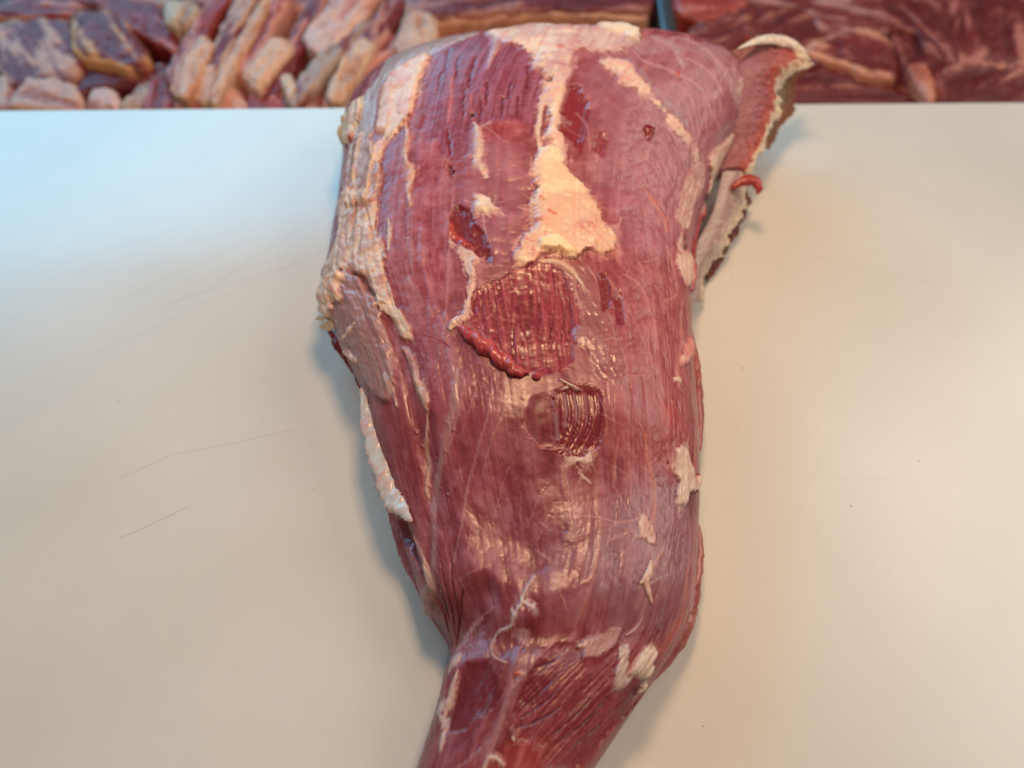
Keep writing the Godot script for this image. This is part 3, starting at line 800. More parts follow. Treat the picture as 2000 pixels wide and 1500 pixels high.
	L("gap", [544, 570, 1, 541, 627.4, 1.9, 527.3, 700.2, 0.9], {"c": [104, 20, 32], "h": -0.35, "al": 0.45, "edge": 1.4})
	L("gap", [554.8, 589.1, 1, 551.9, 640.1, 2.1, 542, 693.9, 1], {"c": [104, 20, 32], "h": -0.35, "al": 0.45, "edge": 1.4})
	L("gap", [558.7, 617.4, 1, 558.7, 650.1, 2.1, 549.9, 698.4, 1], {"c": [104, 20, 32], "h": -0.35, "al": 0.45, "edge": 1.4})
	L("ridge", [517.4, 567.3, 1.1, 511.5, 630.1, 1.7, 502.7, 701.1, 1.2], {"c": [168, 66, 72], "h": 0.3, "al": 0.45, "edge": 1.4})
	L("ridge", [540, 565.5, 1.2, 532.2, 628.3, 2.3, 521.3, 700.2, 1.1], {"c": [168, 66, 72], "h": 0.3, "al": 0.45, "edge": 1.4})
	L("ridge", [550.9, 579.1, 1.2, 545.9, 640.1, 2.5, 535.1, 697.5, 1.1], {"c": [168, 66, 72], "h": 0.3, "al": 0.45, "edge": 1.4})
	L("ridge", [506.6, 587.3, 1.1, 502.7, 630.1, 2.1, 492.8, 689.3, 1.2], {"c": [168, 66, 72], "h": 0.3, "al": 0.45, "edge": 1.4})
	L("gap", [473.1, 601, 0.8, 464.3, 652.9, 1.9, 466.2, 700.2, 1], {"c": [108, 22, 36], "h": -0.3, "al": 0.4, "edge": 1.4})
	L("gap", [490.8, 592.8, 0.8, 480, 653.8, 1.7, 480, 713, 1], {"c": [108, 22, 36], "h": -0.3, "al": 0.4, "edge": 1.4})
	L("gap", [504.6, 581.9, 0.7, 497.7, 653.8, 1.7, 493.8, 723, 0.9], {"c": [108, 22, 36], "h": -0.3, "al": 0.4, "edge": 1.4})
	L("gap", [511.5, 572.7, 0.6, 509.5, 642, 1.5, 503.6, 723, 0.9], {"c": [108, 22, 36], "h": -0.3, "al": 0.4, "edge": 1.4})
	L("gap", [464.3, 609.2, 0.8, 454.4, 648.3, 1.9], {"c": [108, 22, 36], "h": -0.3, "al": 0.4, "edge": 1.4})
	F("raw", [604, 569.1, 615.8, 576.4, 622.7, 601, 616.8, 624.7, 608.9, 640.1, 601.1, 625.6, 599.1, 602.8], {"c": [136, 42, 52], "h": -1.6, "st": 0.7})
	F("raw", [629.6, 596.4, 639.4, 602.8, 641.4, 630.1, 638.4, 659.3, 623.7, 655.6, 621.7, 624.7], {"c": [138, 44, 52], "h": -1.4, "st": 0.7})
	L("sinew", [552.8, 560.9, 1.7, 566.6, 578.2, 1.7, 570.5, 611.9, 1.7, 575.5, 642.9, 1.8], {"c": [196, 146, 140], "al": 0.7})
	L("sinew", [592.2, 559.1, 1.5, 601.1, 582.8, 1.6, 602, 616.5, 1.5], {"c": [196, 146, 140], "al": 0.7})
	L("sinew", [611.9, 640.1, 1.9, 617.8, 662.9, 1.9, 619.8, 691.1, 1.8], {"c": [196, 146, 140], "al": 0.7})
	L("sinew", [565.6, 664.7, 1.7, 580.4, 675.6, 1.7, 595.2, 689.3, 1.8, 615.8, 684.7, 1.9], {"c": [196, 146, 140], "al": 0.7})
	F("film", [559.7, 675.6, 576.5, 664.7, 595.2, 683.8, 604, 719.3, 594.2, 733, 582.4, 726.6, 573.5, 703, 561.7, 692.9], {"c": [180, 128, 126], "al": 0.8, "h": 0.5})
	L("sinew", [693.6, 404.3, 2.4, 713.2, 422.5, 3.7, 734.9, 438, 3.3, 739.8, 463.5, 2.7], {"c": [208, 136, 120], "al": 0.8, "h": 0.12})
	L("sinew", [618.8, 580.9, 1.8, 636.5, 608.3, 3.4, 650.3, 636.5, 3.9, 661.1, 662, 3.6, 673.9, 689.3, 3.3, 693.6, 726.6, 3.7, 708.3, 768.5, 3.9], {"c": [186, 116, 118], "al": 0.8, "h": 0.12})
	L("sinew", [648.3, 569.1, 2.5, 678.8, 587.3, 3.3, 687.6, 620.1, 2.9, 696.5, 643.8, 3.5, 694.5, 697.5, 2.2], {"c": [206, 142, 138], "al": 0.8, "h": 0.12})
	L("sinew", [672.9, 538.1, 2.2, 680.8, 548.2, 2.7, 683.7, 558.2, 1.6], {"c": [206, 150, 146], "al": 0.8, "h": 0.12})
	L("sinew", [741.8, 490.8, 4.5, 761.5, 533.6, 5, 770.3, 571.8, 3.7, 729, 599.2, 1.6], {"c": [210, 156, 148], "al": 0.8, "h": 0.12})
	L("sinew", [790, 580.9, 5.8, 780.1, 627.4, 6.6, 773.3, 665.6, 7.1, 749.6, 719.3, 4.8, 755.5, 745.8, 4.1], {"c": [208, 150, 142], "al": 0.8, "h": 0.12})
	L("sinew", [744.7, 624.7, 2.1, 756.5, 635.6, 2.2, 759.5, 657.4, 2.3], {"c": [206, 150, 146], "al": 0.8, "h": 0.12})
	L("sinew", [671.9, 647.4, 1.6, 681.7, 675.6, 1.7, 671.9, 723.9, 1.5, 670.9, 737.6, 1.5], {"c": [200, 130, 128], "al": 0.8, "h": 0.12})
	L("sinew", [642.4, 743, 0.9, 669.9, 739.4, 1], {"c": [200, 140, 140], "al": 0.8, "h": 0.12})
	L("sinew", [722.1, 586.4, 1.6, 731.9, 601.9, 1.6], {"c": [206, 150, 146], "al": 0.8, "h": 0.12})
	L("sinew", [621.7, 673.8, 1.2, 632.5, 717.5, 1.2, 637.5, 761.2, 1.2], {"c": [196, 120, 116], "al": 0.8, "h": 0.12})
	L("sinew", [674.9, 541.8, 1.1, 698.5, 531.8, 1.2, 720.1, 518.1, 1.2, 730.9, 489, 1.2], {"c": [190, 160, 180], "al": 0.7})
	F("fat", [773.3, 496.3, 855.9, 465.3, 855.9, 499, 853.9, 516.3, 832.3, 540.9, 792, 540.9, 772.3, 519.9], {"c": [222, 180, 168], "lab": 11, "h": 1.6})
	L("fat", [792.9, 452.6, 6.3, 781.1, 479, 8.5, 797.9, 487.2, 6], {"c": [200, 150, 146], "lab": 11, "h": 0.6})
	L("gap", [796.9, 450.7, 4.1, 818.5, 457.1, 6, 798.8, 479, 2.6], {"c": [120, 70, 80], "h": -1})
	L("ridge", [903.1, 341.5, 5.4, 886.4, 401.6, 5.4, 872.6, 447.1, 5.4, 855.9, 499, 10.1, 853.9, 534.5, 5.9], {"c": [162, 70, 72], "h": 3.0, "lab": 12})
	F("fat", [794.9, 650.1, 860.8, 629.2, 830.3, 663.8, 790, 695.7, 759.5, 700.2, 781.1, 672.9], {"c": [204, 104, 98], "h": 1.8, "lab": 13, "b": [214, 130, 124]})
	L("fat", [740.8, 732.1, 5.1, 758.5, 731.2, 5.7], {"c": [220, 190, 170], "h": 0.8, "lab": 13})
	F("fat", [216.3, 366, 316.7, 400.7, 336.4, 441.6, 335.4, 473.5, 347.2, 495.3, 349.1, 527.2, 345.2, 577.3, 347.2, 605.5, 350.1, 629.2, 355, 652, 350.1, 679.3, 337.3, 672, 326.5, 659.3, 325.5, 633.8, 314.7, 618.3, 307.8, 592.8, 305.8, 567.3, 295, 551.8, 258.6, 532.7, 243.9, 536.3, 209.4, 538.1, 158.2, 517.2, 184.8, 490.8, 225.2, 473.5, 218.3, 422.5], {"c": [212, 172, 148], "b": [190, 156, 140], "h": 2.0, "lab": 2, "lump": 1.3, "ms": 0.5})
	F("film", [144.5, 526.3, 181.9, 527.2, 254.7, 533.6, 295, 557.3, 303.9, 582.8, 317.7, 600.1, 312.7, 623.7, 309.8, 657.4, 310.8, 691.1, 297, 723, 276.3, 761.2, 250.7, 755.8, 197.6, 720.3, 194.7, 690.2, 156.3, 659.3, 155.3, 628.3, 169.1, 603.7, 129.7, 569.1, 132.7, 552.7], {"c": [182, 146, 138], "b": [166, 138, 138], "al": 0.95, "h": 3.0, "lab": 14, "lump": 1.0, "mb": 1.2})
	F("fat", [153.3, 538.1, 180.9, 529, 247.8, 535.4, 267.5, 550, 245.8, 562.7, 239.9, 582.8, 211.4, 580, 173, 589.1, 129.7, 569.1, 132.7, 552.7], {"c": [240, 200, 164], "h": 3.0, "lab": 14, "lump": 0.9})
	L("gap", [280.3, 543.6, 2.9, 299.9, 558.2, 4.4, 303.9, 577.3, 3.6, 311.8, 595.5, 3.3, 311.8, 621, 2.1], {"c": [158, 120, 110], "h": -3.2})  # crease between fat lumps; its shade is partly painted into the colour
	L("fat", [302.9, 614.6, 1.7, 318.6, 608.3, 3.7, 331.4, 611.9, 1.4], {"c": [220, 180, 158], "h": 1.5, "lab": 14})
	L("fat", [179.9, 634.7, 2.6, 221.2, 634.7, 5.2, 248.8, 631, 1.9], {"c": [220, 176, 152], "h": 1.2, "lab": 14})
	L("fat", [149.4, 644.7, 4.3, 177.9, 665.6, 11.1, 201.5, 678.4, 6], {"c": [224, 180, 156], "h": 1.8, "lab": 14})
	L("gap", [256.6, 410.7, 2, 259.6, 451.6, 3.1, 274.4, 496.3, 1.3], {"c": [184, 136, 120], "h": -1.2, "al": 0.6})
	L("gap", [310.8, 427.1, 1.5, 325.5, 470.8, 2.2, 334.4, 506.3, 1.1], {"c": [184, 136, 120], "h": -1.2, "al": 0.6})
	L("gap", [285.2, 391.5, 1.7, 284.2, 431.6, 2.7, 281.2, 470.8, 1.3], {"c": [184, 136, 120], "h": -1.2, "al": 0.6})
	L("gap", [347.2, 532.7, 1.2, 340.3, 589.1, 2, 339.3, 627.4, 1], {"c": [184, 136, 120], "h": -1.2, "al": 0.6})
	L("fat", [329.5, 689.3, 6.3, 336.4, 705.7, 9.5, 342.3, 736.7, 10.4, 351.1, 764.9, 8, 354.1, 779.4, 5.4], {"c": [212, 146, 124], "b": [176, 126, 120], "h": 1.5, "lab": 28, "lump": 1.2})
	L("fat", [355, 458, 2.1, 358, 486.2, 5.6, 356, 517.2, 2.6], {"c": [196, 148, 130], "h": 0.6, "lab": 29})
	L("film", [406.2, 489, 5.2, 406.2, 525.4, 9.1, 399.3, 554.5, 4.5], {"c": [190, 164, 168], "al": 0.35})
	L("film", [389.5, 504.5, 6.9, 389.5, 541.8, 6.6], {"c": [190, 164, 168], "al": 0.35})
	L("film", [379.6, 575.5, 5.4, 384.6, 600.1, 5.8, 388.5, 621, 3.1], {"c": [190, 164, 168], "al": 0.35})
	L("film", [375.7, 430.7, 5, 388.5, 455.3, 4.6, 390.5, 480.8, 4.6], {"c": [190, 164, 168], "al": 0.3})
	L("film", [391.5, 418, 1.9, 393.4, 497.2, 1.8, 385.6, 570.9, 1.8], {"c": [190, 164, 168], "al": 0.4})
	L("film", [404.2, 564.6, 2.9, 401.3, 613.7, 3.1, 385.6, 670.2, 3.2], {"c": [190, 164, 168], "al": 0.2})
	L("sinew", [413.1, 421.6, 0.9, 411.1, 468.9, 0.9], {"c": [206, 150, 150], "al": 0.55})
	L("sinew", [423.9, 423.4, 0.9, 422.9, 501.7, 0.9], {"c": [206, 150, 150], "al": 0.55})
	L("sinew", [449.5, 427.1, 1.3, 447.5, 458, 1.7, 444.6, 504.5, 1.7, 432.8, 577.3, 1.9, 416.1, 648.3, 2, 402.3, 682.9, 2], {"c": [206, 150, 150], "al": 0.55})
	L("sinew", [428.8, 509.9, 0.8, 411.1, 565.5, 0.8], {"c": [206, 150, 150], "al": 0.55})
	L("sinew", [436.7, 519, 0.8, 420, 580.9, 0.8], {"c": [206, 150, 150], "al": 0.55})
	L("sinew", [435.7, 641, 1.3, 422, 663.8, 1.3, 404.2, 689.3, 1.3], {"c": [206, 150, 150], "al": 0.55})
	F("raw", [448.5, 454.4, 455.4, 447.1, 468.2, 458.9, 476.1, 489, 484, 509, 486.9, 557.3, 476.1, 552.7, 466.2, 533.6, 448.5, 516.3, 443.6, 494.4], {"c": [126, 36, 44], "h": -2.4, "st": 0.9, "soft": 3})
	L("ridge", [445.6, 481.7, 3, 449.5, 503.5, 6.5, 457.4, 513.6, 5.4, 467.2, 526.3, 2.3], {"c": [196, 84, 74], "h": 1.6, "lab": 0})
	F("fat", [441.6, 515.4, 451.5, 524.5, 466.2, 535.4, 482, 556.4, 469.2, 553.6, 465.3, 555.4, 468.2, 580.9, 456.4, 578.2, 454.4, 556.4, 449.5, 531.8], {"c": [218, 164, 152], "h": 0.9, "lab": 15})
	F("fat", [475.1, 429.8, 490.8, 437.1, 494.8, 450.7, 499.7, 464.4, 487.9, 466.2, 483, 469.9, 477.1, 458], {"c": [240, 210, 180], "h": 1.8, "lab": 5})
	L("sinew", [494.8, 447.1, 1.6, 503.6, 443.4, 1.5], {"c": [214, 180, 176], "al": 0.6})
	L("sinew", [493.8, 458.9, 1.5, 501.7, 455.3, 1.5], {"c": [214, 180, 176], "al": 0.6})
	L("sinew", [474.1, 445.3, 1.6, 463.3, 440.7, 1.6], {"c": [214, 180, 176], "al": 0.6})
	L("sinew", [483, 469.9, 1.6, 484, 504.5, 1.5], {"c": [214, 180, 176], "al": 0.6})
	L("fat", [467.2, 551.8, 1.9, 461.3, 585.5, 3.5, 453.5, 615.5, 4.6, 444.6, 643.8, 5.4, 435.7, 657.4, 4.5], {"c": [218, 160, 148], "h": 0.7, "lab": 15})
	F("film", [442.6, 658.3, 419, 684.7, 400.3, 691.1, 417, 662.9, 436.7, 639.2], {"c": [178, 116, 116], "al": 0.7})
	L("sinew", [433.8, 692.9, 0.8, 413.1, 741.2, 1.6, 404.2, 781.3, 1.4], {"c": [190, 128, 130], "al": 0.5})
	L("sinew", [397.4, 693.9, 0.9, 374.7, 746.7, 1.6], {"c": [190, 128, 130], "al": 0.5})
	L("sinew", [450.5, 714.8, 0.8, 434.8, 784.9, 1.4], {"c": [190, 128, 130], "al": 0.5})
	L("sinew", [431.8, 720.3, 0.8, 425.9, 784, 1.4], {"c": [190, 128, 130], "al": 0.5})
	L("sinew", [466.2, 745.8, 0.8, 458.4, 785.8, 1.4], {"c": [190, 128, 130], "al": 0.5})
	L("sinew", [420, 708.4, 0.8, 414.1, 779.4, 1.5], {"c": [190, 128, 130], "al": 0.5})
	L("red", [377.7, 675.6, 0.7, 389.5, 681.1, 0.7, 400.3, 689.3, 0.7, 411.1, 699.3, 0.7], {"c": [130, 20, 34]})
	L("film", [412.1, 738.5, 8.9, 400.3, 792.2, 9.3, 375.7, 835, 8.9, 353.1, 867.8, 8.1, 323.6, 910.6, 9.2, 289.1, 967, 10.1, 245.8, 1014.4, 11.1], {"c": [196, 158, 152], "al": 0.8, "ang": 0.0, "hole": 0.3})
	L("sinew", [462.3, 754.9, 1.7, 451.5, 805.9, 1.9, 432.8, 840.5, 2.2, 417, 869.6, 2.6, 396.4, 900.6, 2.8, 375.7, 937.9, 2.6, 353.1, 969.8, 2.4, 331.4, 998, 2.4], {"c": [200, 148, 144], "al": 0.75})
	L("sinew", [480, 773.1, 1.5, 469.2, 813.1, 1.8, 450.5, 840.5, 1.5, 426.9, 885.1, 1], {"c": [200, 148, 144], "al": 0.75})
	L("sinew", [423.9, 752.1, 1.7, 410.2, 793.1, 1.6, 383.6, 841.4, 1.7], {"c": [200, 148, 144], "al": 0.75})
	L("sinew", [469.2, 876, 0.9, 449.5, 909.7, 1.1, 425.9, 949.7, 1], {"c": [200, 148, 144], "al": 0.75})
	L("sinew", [514.5, 935.2, 0.8, 493.8, 973.4, 1.1], {"c": [200, 148, 144], "al": 0.75})
	L("sinew", [513.5, 897.8, 0.7, 484, 951.5, 0.9], {"c": [200, 148, 144], "al": 0.75})
	L("sinew", [436.7, 772.2, 1, 421, 805.9, 1], {"c": [200, 148, 144], "al": 0.75})
	L("sinew", [410.2, 781.3, 2.1, 389.5, 815, 2], {"c": [200, 148, 144], "al": 0.75})
	L("sinew", [387.5, 950.6, 1.1, 368.8, 982.5, 1.2], {"c": [200, 148, 144], "al": 0.75})
	L("sinew", [458.4, 851.4, 0.7, 460.3, 876, 0.7], {"c": [200, 148, 144], "al": 0.75})
	L("fat", [351.1, 792.2, 2.7, 332.4, 836.8, 4.6, 329.5, 863.2, 5.5, 312.7, 890.5, 4.1, 309.8, 902.4, 2.3], {"c": [170, 98, 88], "lab": 30, "h": 0.5})
	L("fat", [337.3, 739.4, 8.8, 342.3, 757.6, 9.4, 352.1, 789.5, 2.2], {"c": [206, 138, 112], "lab": 31, "h": 1.2, "lump": 1.0})
	L("film", [275.3, 728.5, 7, 281.2, 754.9, 7.6, 286.2, 774.9, 2.7], {"c": [186, 160, 154], "al": 0.9, "h": 1.2, "lab": 14})
	F("raw", [531.2, 774, 580.4, 763.1, 594.2, 794.9, 588.3, 832.3, 573.5, 853.2, 549.9, 865, 530.2, 861.4, 512.5, 855.9, 511.5, 850.5, 528.2, 845.9], {"c": [136, 42, 52], "h": -1.6, "st": 0.3, "soft": 4})
	L("ridge", [537.1, 772.2, 2.1, 537.1, 806.8, 2.5, 531.2, 839.5, 2], {"c": [162, 76, 80], "h": 0.5, "lab": 0, "al": 0.5, "edge": 1.5})
	L("ridge", [546.9, 773.1, 2.4, 549.9, 805.9, 2.3, 541, 836.8, 2, 529.2, 857.8, 1.5], {"c": [162, 76, 80], "h": 0.5, "lab": 0, "al": 0.5, "edge": 1.5})
	L("ridge", [562.7, 771.3, 2.4, 562.7, 811.3, 2.3, 551.9, 838.6, 2, 535.1, 861.4, 1.6], {"c": [162, 76, 80], "h": 0.5, "lab": 0, "al": 0.5, "edge": 1.5})
	L("ridge", [577.4, 766.7, 2.4, 580.4, 799.5, 2.6, 569.6, 832.3, 2.3, 549.9, 861.4, 1.7], {"c": [162, 76, 80], "h": 0.5, "lab": 0, "al": 0.5, "edge": 1.5})
	L("ridge", [592.2, 781.3, 2.4, 588.3, 818.6, 2.3, 575.5, 845.9, 2.3, 556.8, 865, 1.6], {"c": [162, 76, 80], "h": 0.5, "lab": 0, "al": 0.5, "edge": 1.5})
	L("gap", [543, 774, 1.1, 543, 806.8, 1.6, 535.1, 839.5, 0.9], {"c": [108, 30, 42], "h": -0.4, "al": 0.45, "edge": 1.5})
	L("gap", [554.8, 773.1, 1.1, 555.8, 807.7, 1.6, 545.9, 838.6, 1.1], {"c": [108, 30, 42], "h": -0.4, "al": 0.45, "edge": 1.5})
	L("gap", [570.5, 769.4, 1.2, 571.5, 805.9, 1.7, 558.7, 838.6, 1.1], {"c": [108, 30, 42], "h": -0.4, "al": 0.45, "edge": 1.5})
	L("gap", [584.3, 772.2, 1.2, 584.3, 806.8, 1.8, 573.5, 839.5, 1.1], {"c": [108, 30, 42], "h": -0.4, "al": 0.45, "edge": 1.5})
	F("raw", [513.5, 784, 524.3, 780.4, 531.2, 792.2, 533.2, 815, 530.2, 836.8, 522.3, 847.7, 511.5, 849.6, 503.6, 840.5, 496.7, 826.8, 497.7, 810.4, 505.6, 795.8], {"c": [122, 32, 46], "b": [136, 44, 56], "h": -1.0, "st": 0.3, "soft": 8, "ro": 0.34, "al": 1.0, "hole": 0})
	L("fat", [511.5, 853.2, 1.3, 518.4, 854.1, 2.5, 531.2, 851.4, 1.9], {"c": [176, 82, 80], "h": 0.8, "lab": 0})
	L("sinew", [497.7, 810.4, 0.8, 496.7, 826.8, 0.8, 503.6, 841.4, 0.8, 511.5, 852.3, 0.6], {"c": [196, 120, 110], "al": 0.7})
	F("film", [531.2, 866.9, 556.8, 862.3, 566.6, 870.5, 563.7, 886, 555.8, 875.1, 549.9, 871.4, 539.1, 876, 534.1, 886.9, 536.1, 900.6, 539.1, 920.6, 539.1, 938.8, 543, 957, 540, 977, 529.2, 978, 520.4, 979.8, 529.2, 957, 531.2, 933.3, 530.2, 915.1, 529.2, 886.9], {"c": [204, 152, 142], "al": 0.85, "h": 0.5, "lab": 16})
	F("fat", [531.2, 866.9, 556.8, 862.3, 568.6, 855.9, 574.5, 859.6, 566.6, 870.5, 556.8, 872.3, 549.9, 870.5, 535.1, 876], {"c": [222, 176, 160], "h": 1.0, "lab": 16})
	L("fat", [547.9, 876, 1.8, 554.8, 887.8, 3.4, 564.6, 896.9, 2], {"c": [190, 128, 118], "h": 0.6, "lab": 16})
	L("gap", [548.9, 873.2, 1.1, 550.9, 883.3, 1.1], {"c": [120, 50, 56], "h": -0.8})
	L("fat", [537.1, 756.7, 1.9, 546.9, 764, 3.2, 557.8, 770.3, 2.4], {"c": [232, 192, 172], "h": 2.0, "lab": 17})
	L("fat", [539.1, 770.3, 2.2, 544, 767.6, 2.4], {"c": [222, 182, 166], "h": 1.2, "lab": 17})
	L("sinew", [648.3, 813.1, 2, 659.1, 826.8, 3.3, 662.1, 854.1, 2.6, 669.9, 875.1, 4.1, 678.8, 892.4, 6, 676.8, 919.7, 4.7, 669, 945.2, 4], {"c": [206, 132, 112], "al": 0.75, "h": 0.12})
	L("sinew", [610.9, 835.9, 1.9, 604, 868.7, 3, 598.1, 901.5, 2], {"c": [196, 130, 122], "al": 0.75, "h": 0.12})
	L("sinew", [602, 900.6, 1, 611.9, 918.8, 1.1, 621.7, 936.1, 1.2], {"c": [206, 140, 128], "al": 0.75, "h": 0.12})
	L("sinew", [542, 943.3, 1, 569.6, 944.3, 1.5, 605, 949.7, 1.8, 641.4, 941.5, 2.3], {"c": [200, 146, 142], "al": 0.75, "h": 0.12})
	L("sinew", [590.2, 975.2, 1.3, 612.9, 966.1, 1.3, 642.4, 958.8, 1.4], {"c": [204, 140, 130], "al": 0.75, "h": 0.12})
	L("sinew", [488.9, 984.3, 1.5, 503.6, 996.2, 3.2, 512.5, 1004.4, 2, 514.5, 993.4, 1.7], {"c": [190, 136, 130], "al": 0.75, "h": 0.12})
	L("sinew", [491.8, 981.6, 0.7, 489.9, 951.5, 0.8], {"c": [180, 120, 122], "al": 0.75, "h": 0.12})
	L("sinew", [512.5, 988.9, 1.7, 519.4, 982.5, 1.3, 531.2, 978, 1.4], {"c": [184, 130, 126], "al": 0.75, "h": 0.12})
	L("sinew", [539.1, 988.9, 0.9, 549.9, 1007.1, 0.9, 551.9, 1025.3, 0.9], {"c": [184, 124, 124], "al": 0.75, "h": 0.12})
	L("sinew", [571.5, 970.7, 1.6, 565.6, 1006.2, 2.3, 556.8, 1030.8, 3.8], {"c": [190, 126, 118], "al": 0.75, "h": 0.12})
	L("sinew", [606, 998, 1.3, 624.7, 980.7, 1.3], {"c": [200, 140, 132], "al": 0.75, "h": 0.12})
	L("sinew", [700.4, 978.9, 3.7, 677.8, 998.9, 4.9, 667, 1019.8, 5.4, 651.2, 1031.7, 4.9], {"c": [198, 150, 136], "al": 0.75, "h": 0.12})
	L("sinew", [501.7, 957, 1.2, 514.5, 934.2, 1], {"c": [180, 112, 112], "al": 0.75, "h": 0.12})
	L("sinew", [538.1, 923.3, 0.9, 523.3, 897.8, 0.8], {"c": [186, 122, 118], "al": 0.75, "h": 0.12})
	L("sinew", [693.6, 764, 2.2, 704.4, 783.1, 2.2, 709.3, 821.3, 2], {"c": [188, 130, 128], "al": 0.75, "h": 0.12})
	L("sinew", [724.1, 768.5, 2.1, 745.7, 785.8, 2.1, 747.7, 810.4, 2], {"c": [196, 140, 136], "al": 0.75, "h": 0.12})
	L("sinew", [584.3, 775.8, 1.5, 593.2, 805.9, 1.4, 593.2, 831.3, 1.4], {"c": [190, 136, 132], "al": 0.75, "h": 0.12})
	L("sinew", [643.4, 777.6, 1.1, 644.4, 815, 1.1], {"c": [200, 140, 132], "al": 0.75, "h": 0.12})
	F("fat", [645.3, 932.4, 658.1, 937.9, 670.9, 955.2, 676.8, 972.5, 662.1, 977, 651.2, 967, 628.6, 969.8, 642.4, 956.1], {"c": [200, 146, 134], "h": 0.6, "lab": 18, "al": 0.8})
	F("film", [681.7, 866.9, 703.4, 866, 722.1, 885.1, 733.9, 909.7, 779.2, 915.1, 785.1, 942.4, 775.2, 1018, 705.4, 1025.3, 710.3, 969.8, 677.8, 944.3], {"c": [150, 110, 124], "al": 0.5, "ang": 10.0})
	F("tint", [793.9, 892.4, 837.2, 881.4, 854.9, 902.4, 821.5, 929.7, 779.2, 924.2], {"c": [112, 48, 48], "al": 0.9})
	L("tint", [809.7, 726.6, 8.5, 824.4, 768.5, 8.5, 823.4, 815, 8.5, 803.8, 850.5, 8.3], {"c": [172, 78, 64], "al": 0.8})
	F("tint", [712.2, 774, 729, 772.2, 738.8, 796.7, 730.9, 823.2, 714.2, 820.4, 705.4, 798.6], {"c": [160, 64, 62], "al": 0.7})
	F("fat", [773.3, 822.2, 743.7, 832.3, 722.1, 845.9, 722.1, 865, 737.8, 878.7, 733.9, 896, 736.8, 919.7, 758.5, 917.9, 766.4, 902.4, 779.2, 889.6, 850, 876.9, 849, 872.3, 834.3, 855.9, 798.8, 869.6, 782.1, 845.9], {"c": [222, 200, 182], "b": [206, 178, 166], "h": 3.0, "lab": 19, "lump": 0.8, "soft": 3})
	L("hole", [711.3, 856.8, 1, 711.3, 858.7, 1], {})
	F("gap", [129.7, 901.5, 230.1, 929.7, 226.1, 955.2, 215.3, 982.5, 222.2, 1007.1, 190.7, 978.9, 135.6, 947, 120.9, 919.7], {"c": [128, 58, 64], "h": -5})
	L("film", [231.1, 950.6, 6.2, 235, 975.2, 9, 237.9, 998, 8.9, 230.1, 1018.9, 10.2], {"c": [190, 174, 156], "al": 0.9, "h": 1.2, "lab": 20})
	L("gap", [264.5, 1003.4, 1.7, 257.6, 1036.2, 3, 214.3, 1064.5, 1.7], {"c": [118, 48, 56], "h": -1.2})
	L("gap", [298, 995.3, 1.4, 278.3, 1039, 2.5, 237, 1070.8, 1.7], {"c": [118, 48, 56], "h": -1.2})
	L("gap", [326.5, 997.1, 1.4, 300.9, 1041.7, 2.4, 265.5, 1072.7, 1.5], {"c": [118, 48, 56], "h": -1.2})
	L("gap", [211.4, 1056.3, 2.1, 170.1, 1078.1, 3.4, 222.2, 1107.3, 1.7], {"c": [118, 48, 56], "h": -1.2})
	L("gap", [333.4, 1033.5, 1.3, 290.1, 1062.6, 2.8, 226.1, 1088.1, 1.7], {"c": [118, 48, 56], "h": -1.2})
	L("film", [234, 996.2, 9.8, 223.2, 1023.5, 13.7, 131.7, 1033.5, 11.1, 116.9, 1043.5, 1.7], {"c": [190, 178, 166], "al": 0.9, "h": 1.4, "lab": 20})
	L("fat", [120.9, 1030.8, 1.7, 120.9, 1033.5, 1.8], {"c": [226, 222, 216], "h": 2, "lab": 20})
	L("fat", [487.9, 1021.7, 2.8, 468.2, 1041.7, 3.6, 457.4, 1055.3, 4.3, 438.7, 1071.7, 4.1, 432.8, 1080.8, 4, 402.3, 1090, 3.3, 387.5, 1105.4, 2.2, 394.4, 1117.3, 2, 431.8, 1126.4, 1.5], {"c": [218, 180, 174], "h": 0.8, "lab": 21})
	L("fat", [461.3, 1053.5, 3.4, 478.1, 1059.9, 4.4], {"c": [212, 180, 178], "h": 0.6, "lab": 21})
	L("fat", [437.7, 1062.6, 3.6, 442.6, 1068.1, 3.6], {"c": [206, 176, 176], "h": 0.6, "lab": 21})
	F("film", [427.9, 1091.8, 461.3, 1084.5, 475.1, 1099.1, 470.2, 1108.2, 447.5, 1101.8], {"c": [206, 180, 182], "al": 0.85, "h": 0.5})
	L("film", [362.9, 1067.2, 4.1, 307.8, 1084.5, 7.7, 248.8, 1107.3, 11.1, 230.1, 1114.5, 6], {"c": [196, 150, 150], "al": 0.8, "h": 1.0})
	F("film", [270.4, 1091.8, 322.6, 1079, 367.8, 1071.7, 402.3, 1089, 390.5, 1110, 428.8, 1125.5, 372.8, 1120, 320.6, 1104.5], {"c": [168, 118, 128], "al": 0.45})
	F("raw", [314.7, 1129.1, 374.7, 1122.7, 428.8, 1151.9, 452.5, 1171, 381.6, 1198.3, 321.6, 1203.8, 286.2, 1187.4, 308.8, 1158.2], {"c": [124, 44, 50], "h": -0.8, "st": 0.5, "ang": 35.0})
	F("fat", [255.7, 1131.8, 269.4, 1111.8, 297, 1111.8, 295, 1125.5, 272.4, 1132.7], {"c": [196, 164, 164], "h": 0.6, "lab": 22, "al": 0.85})
	L("fat", [299.9, 1137.3, 5.2, 294, 1152.8, 12.3, 291.1, 1169.2, 12.8, 243.9, 1175.5, 9.4], {"c": [198, 168, 168], "h": 0.8, "lab": 22})
	L("fat", [270.4, 1183.7, 9.4, 300.9, 1194.7, 12.7, 315.7, 1218.3, 10.2], {"c": [196, 160, 154], "h": 0.8, "lab": 22})
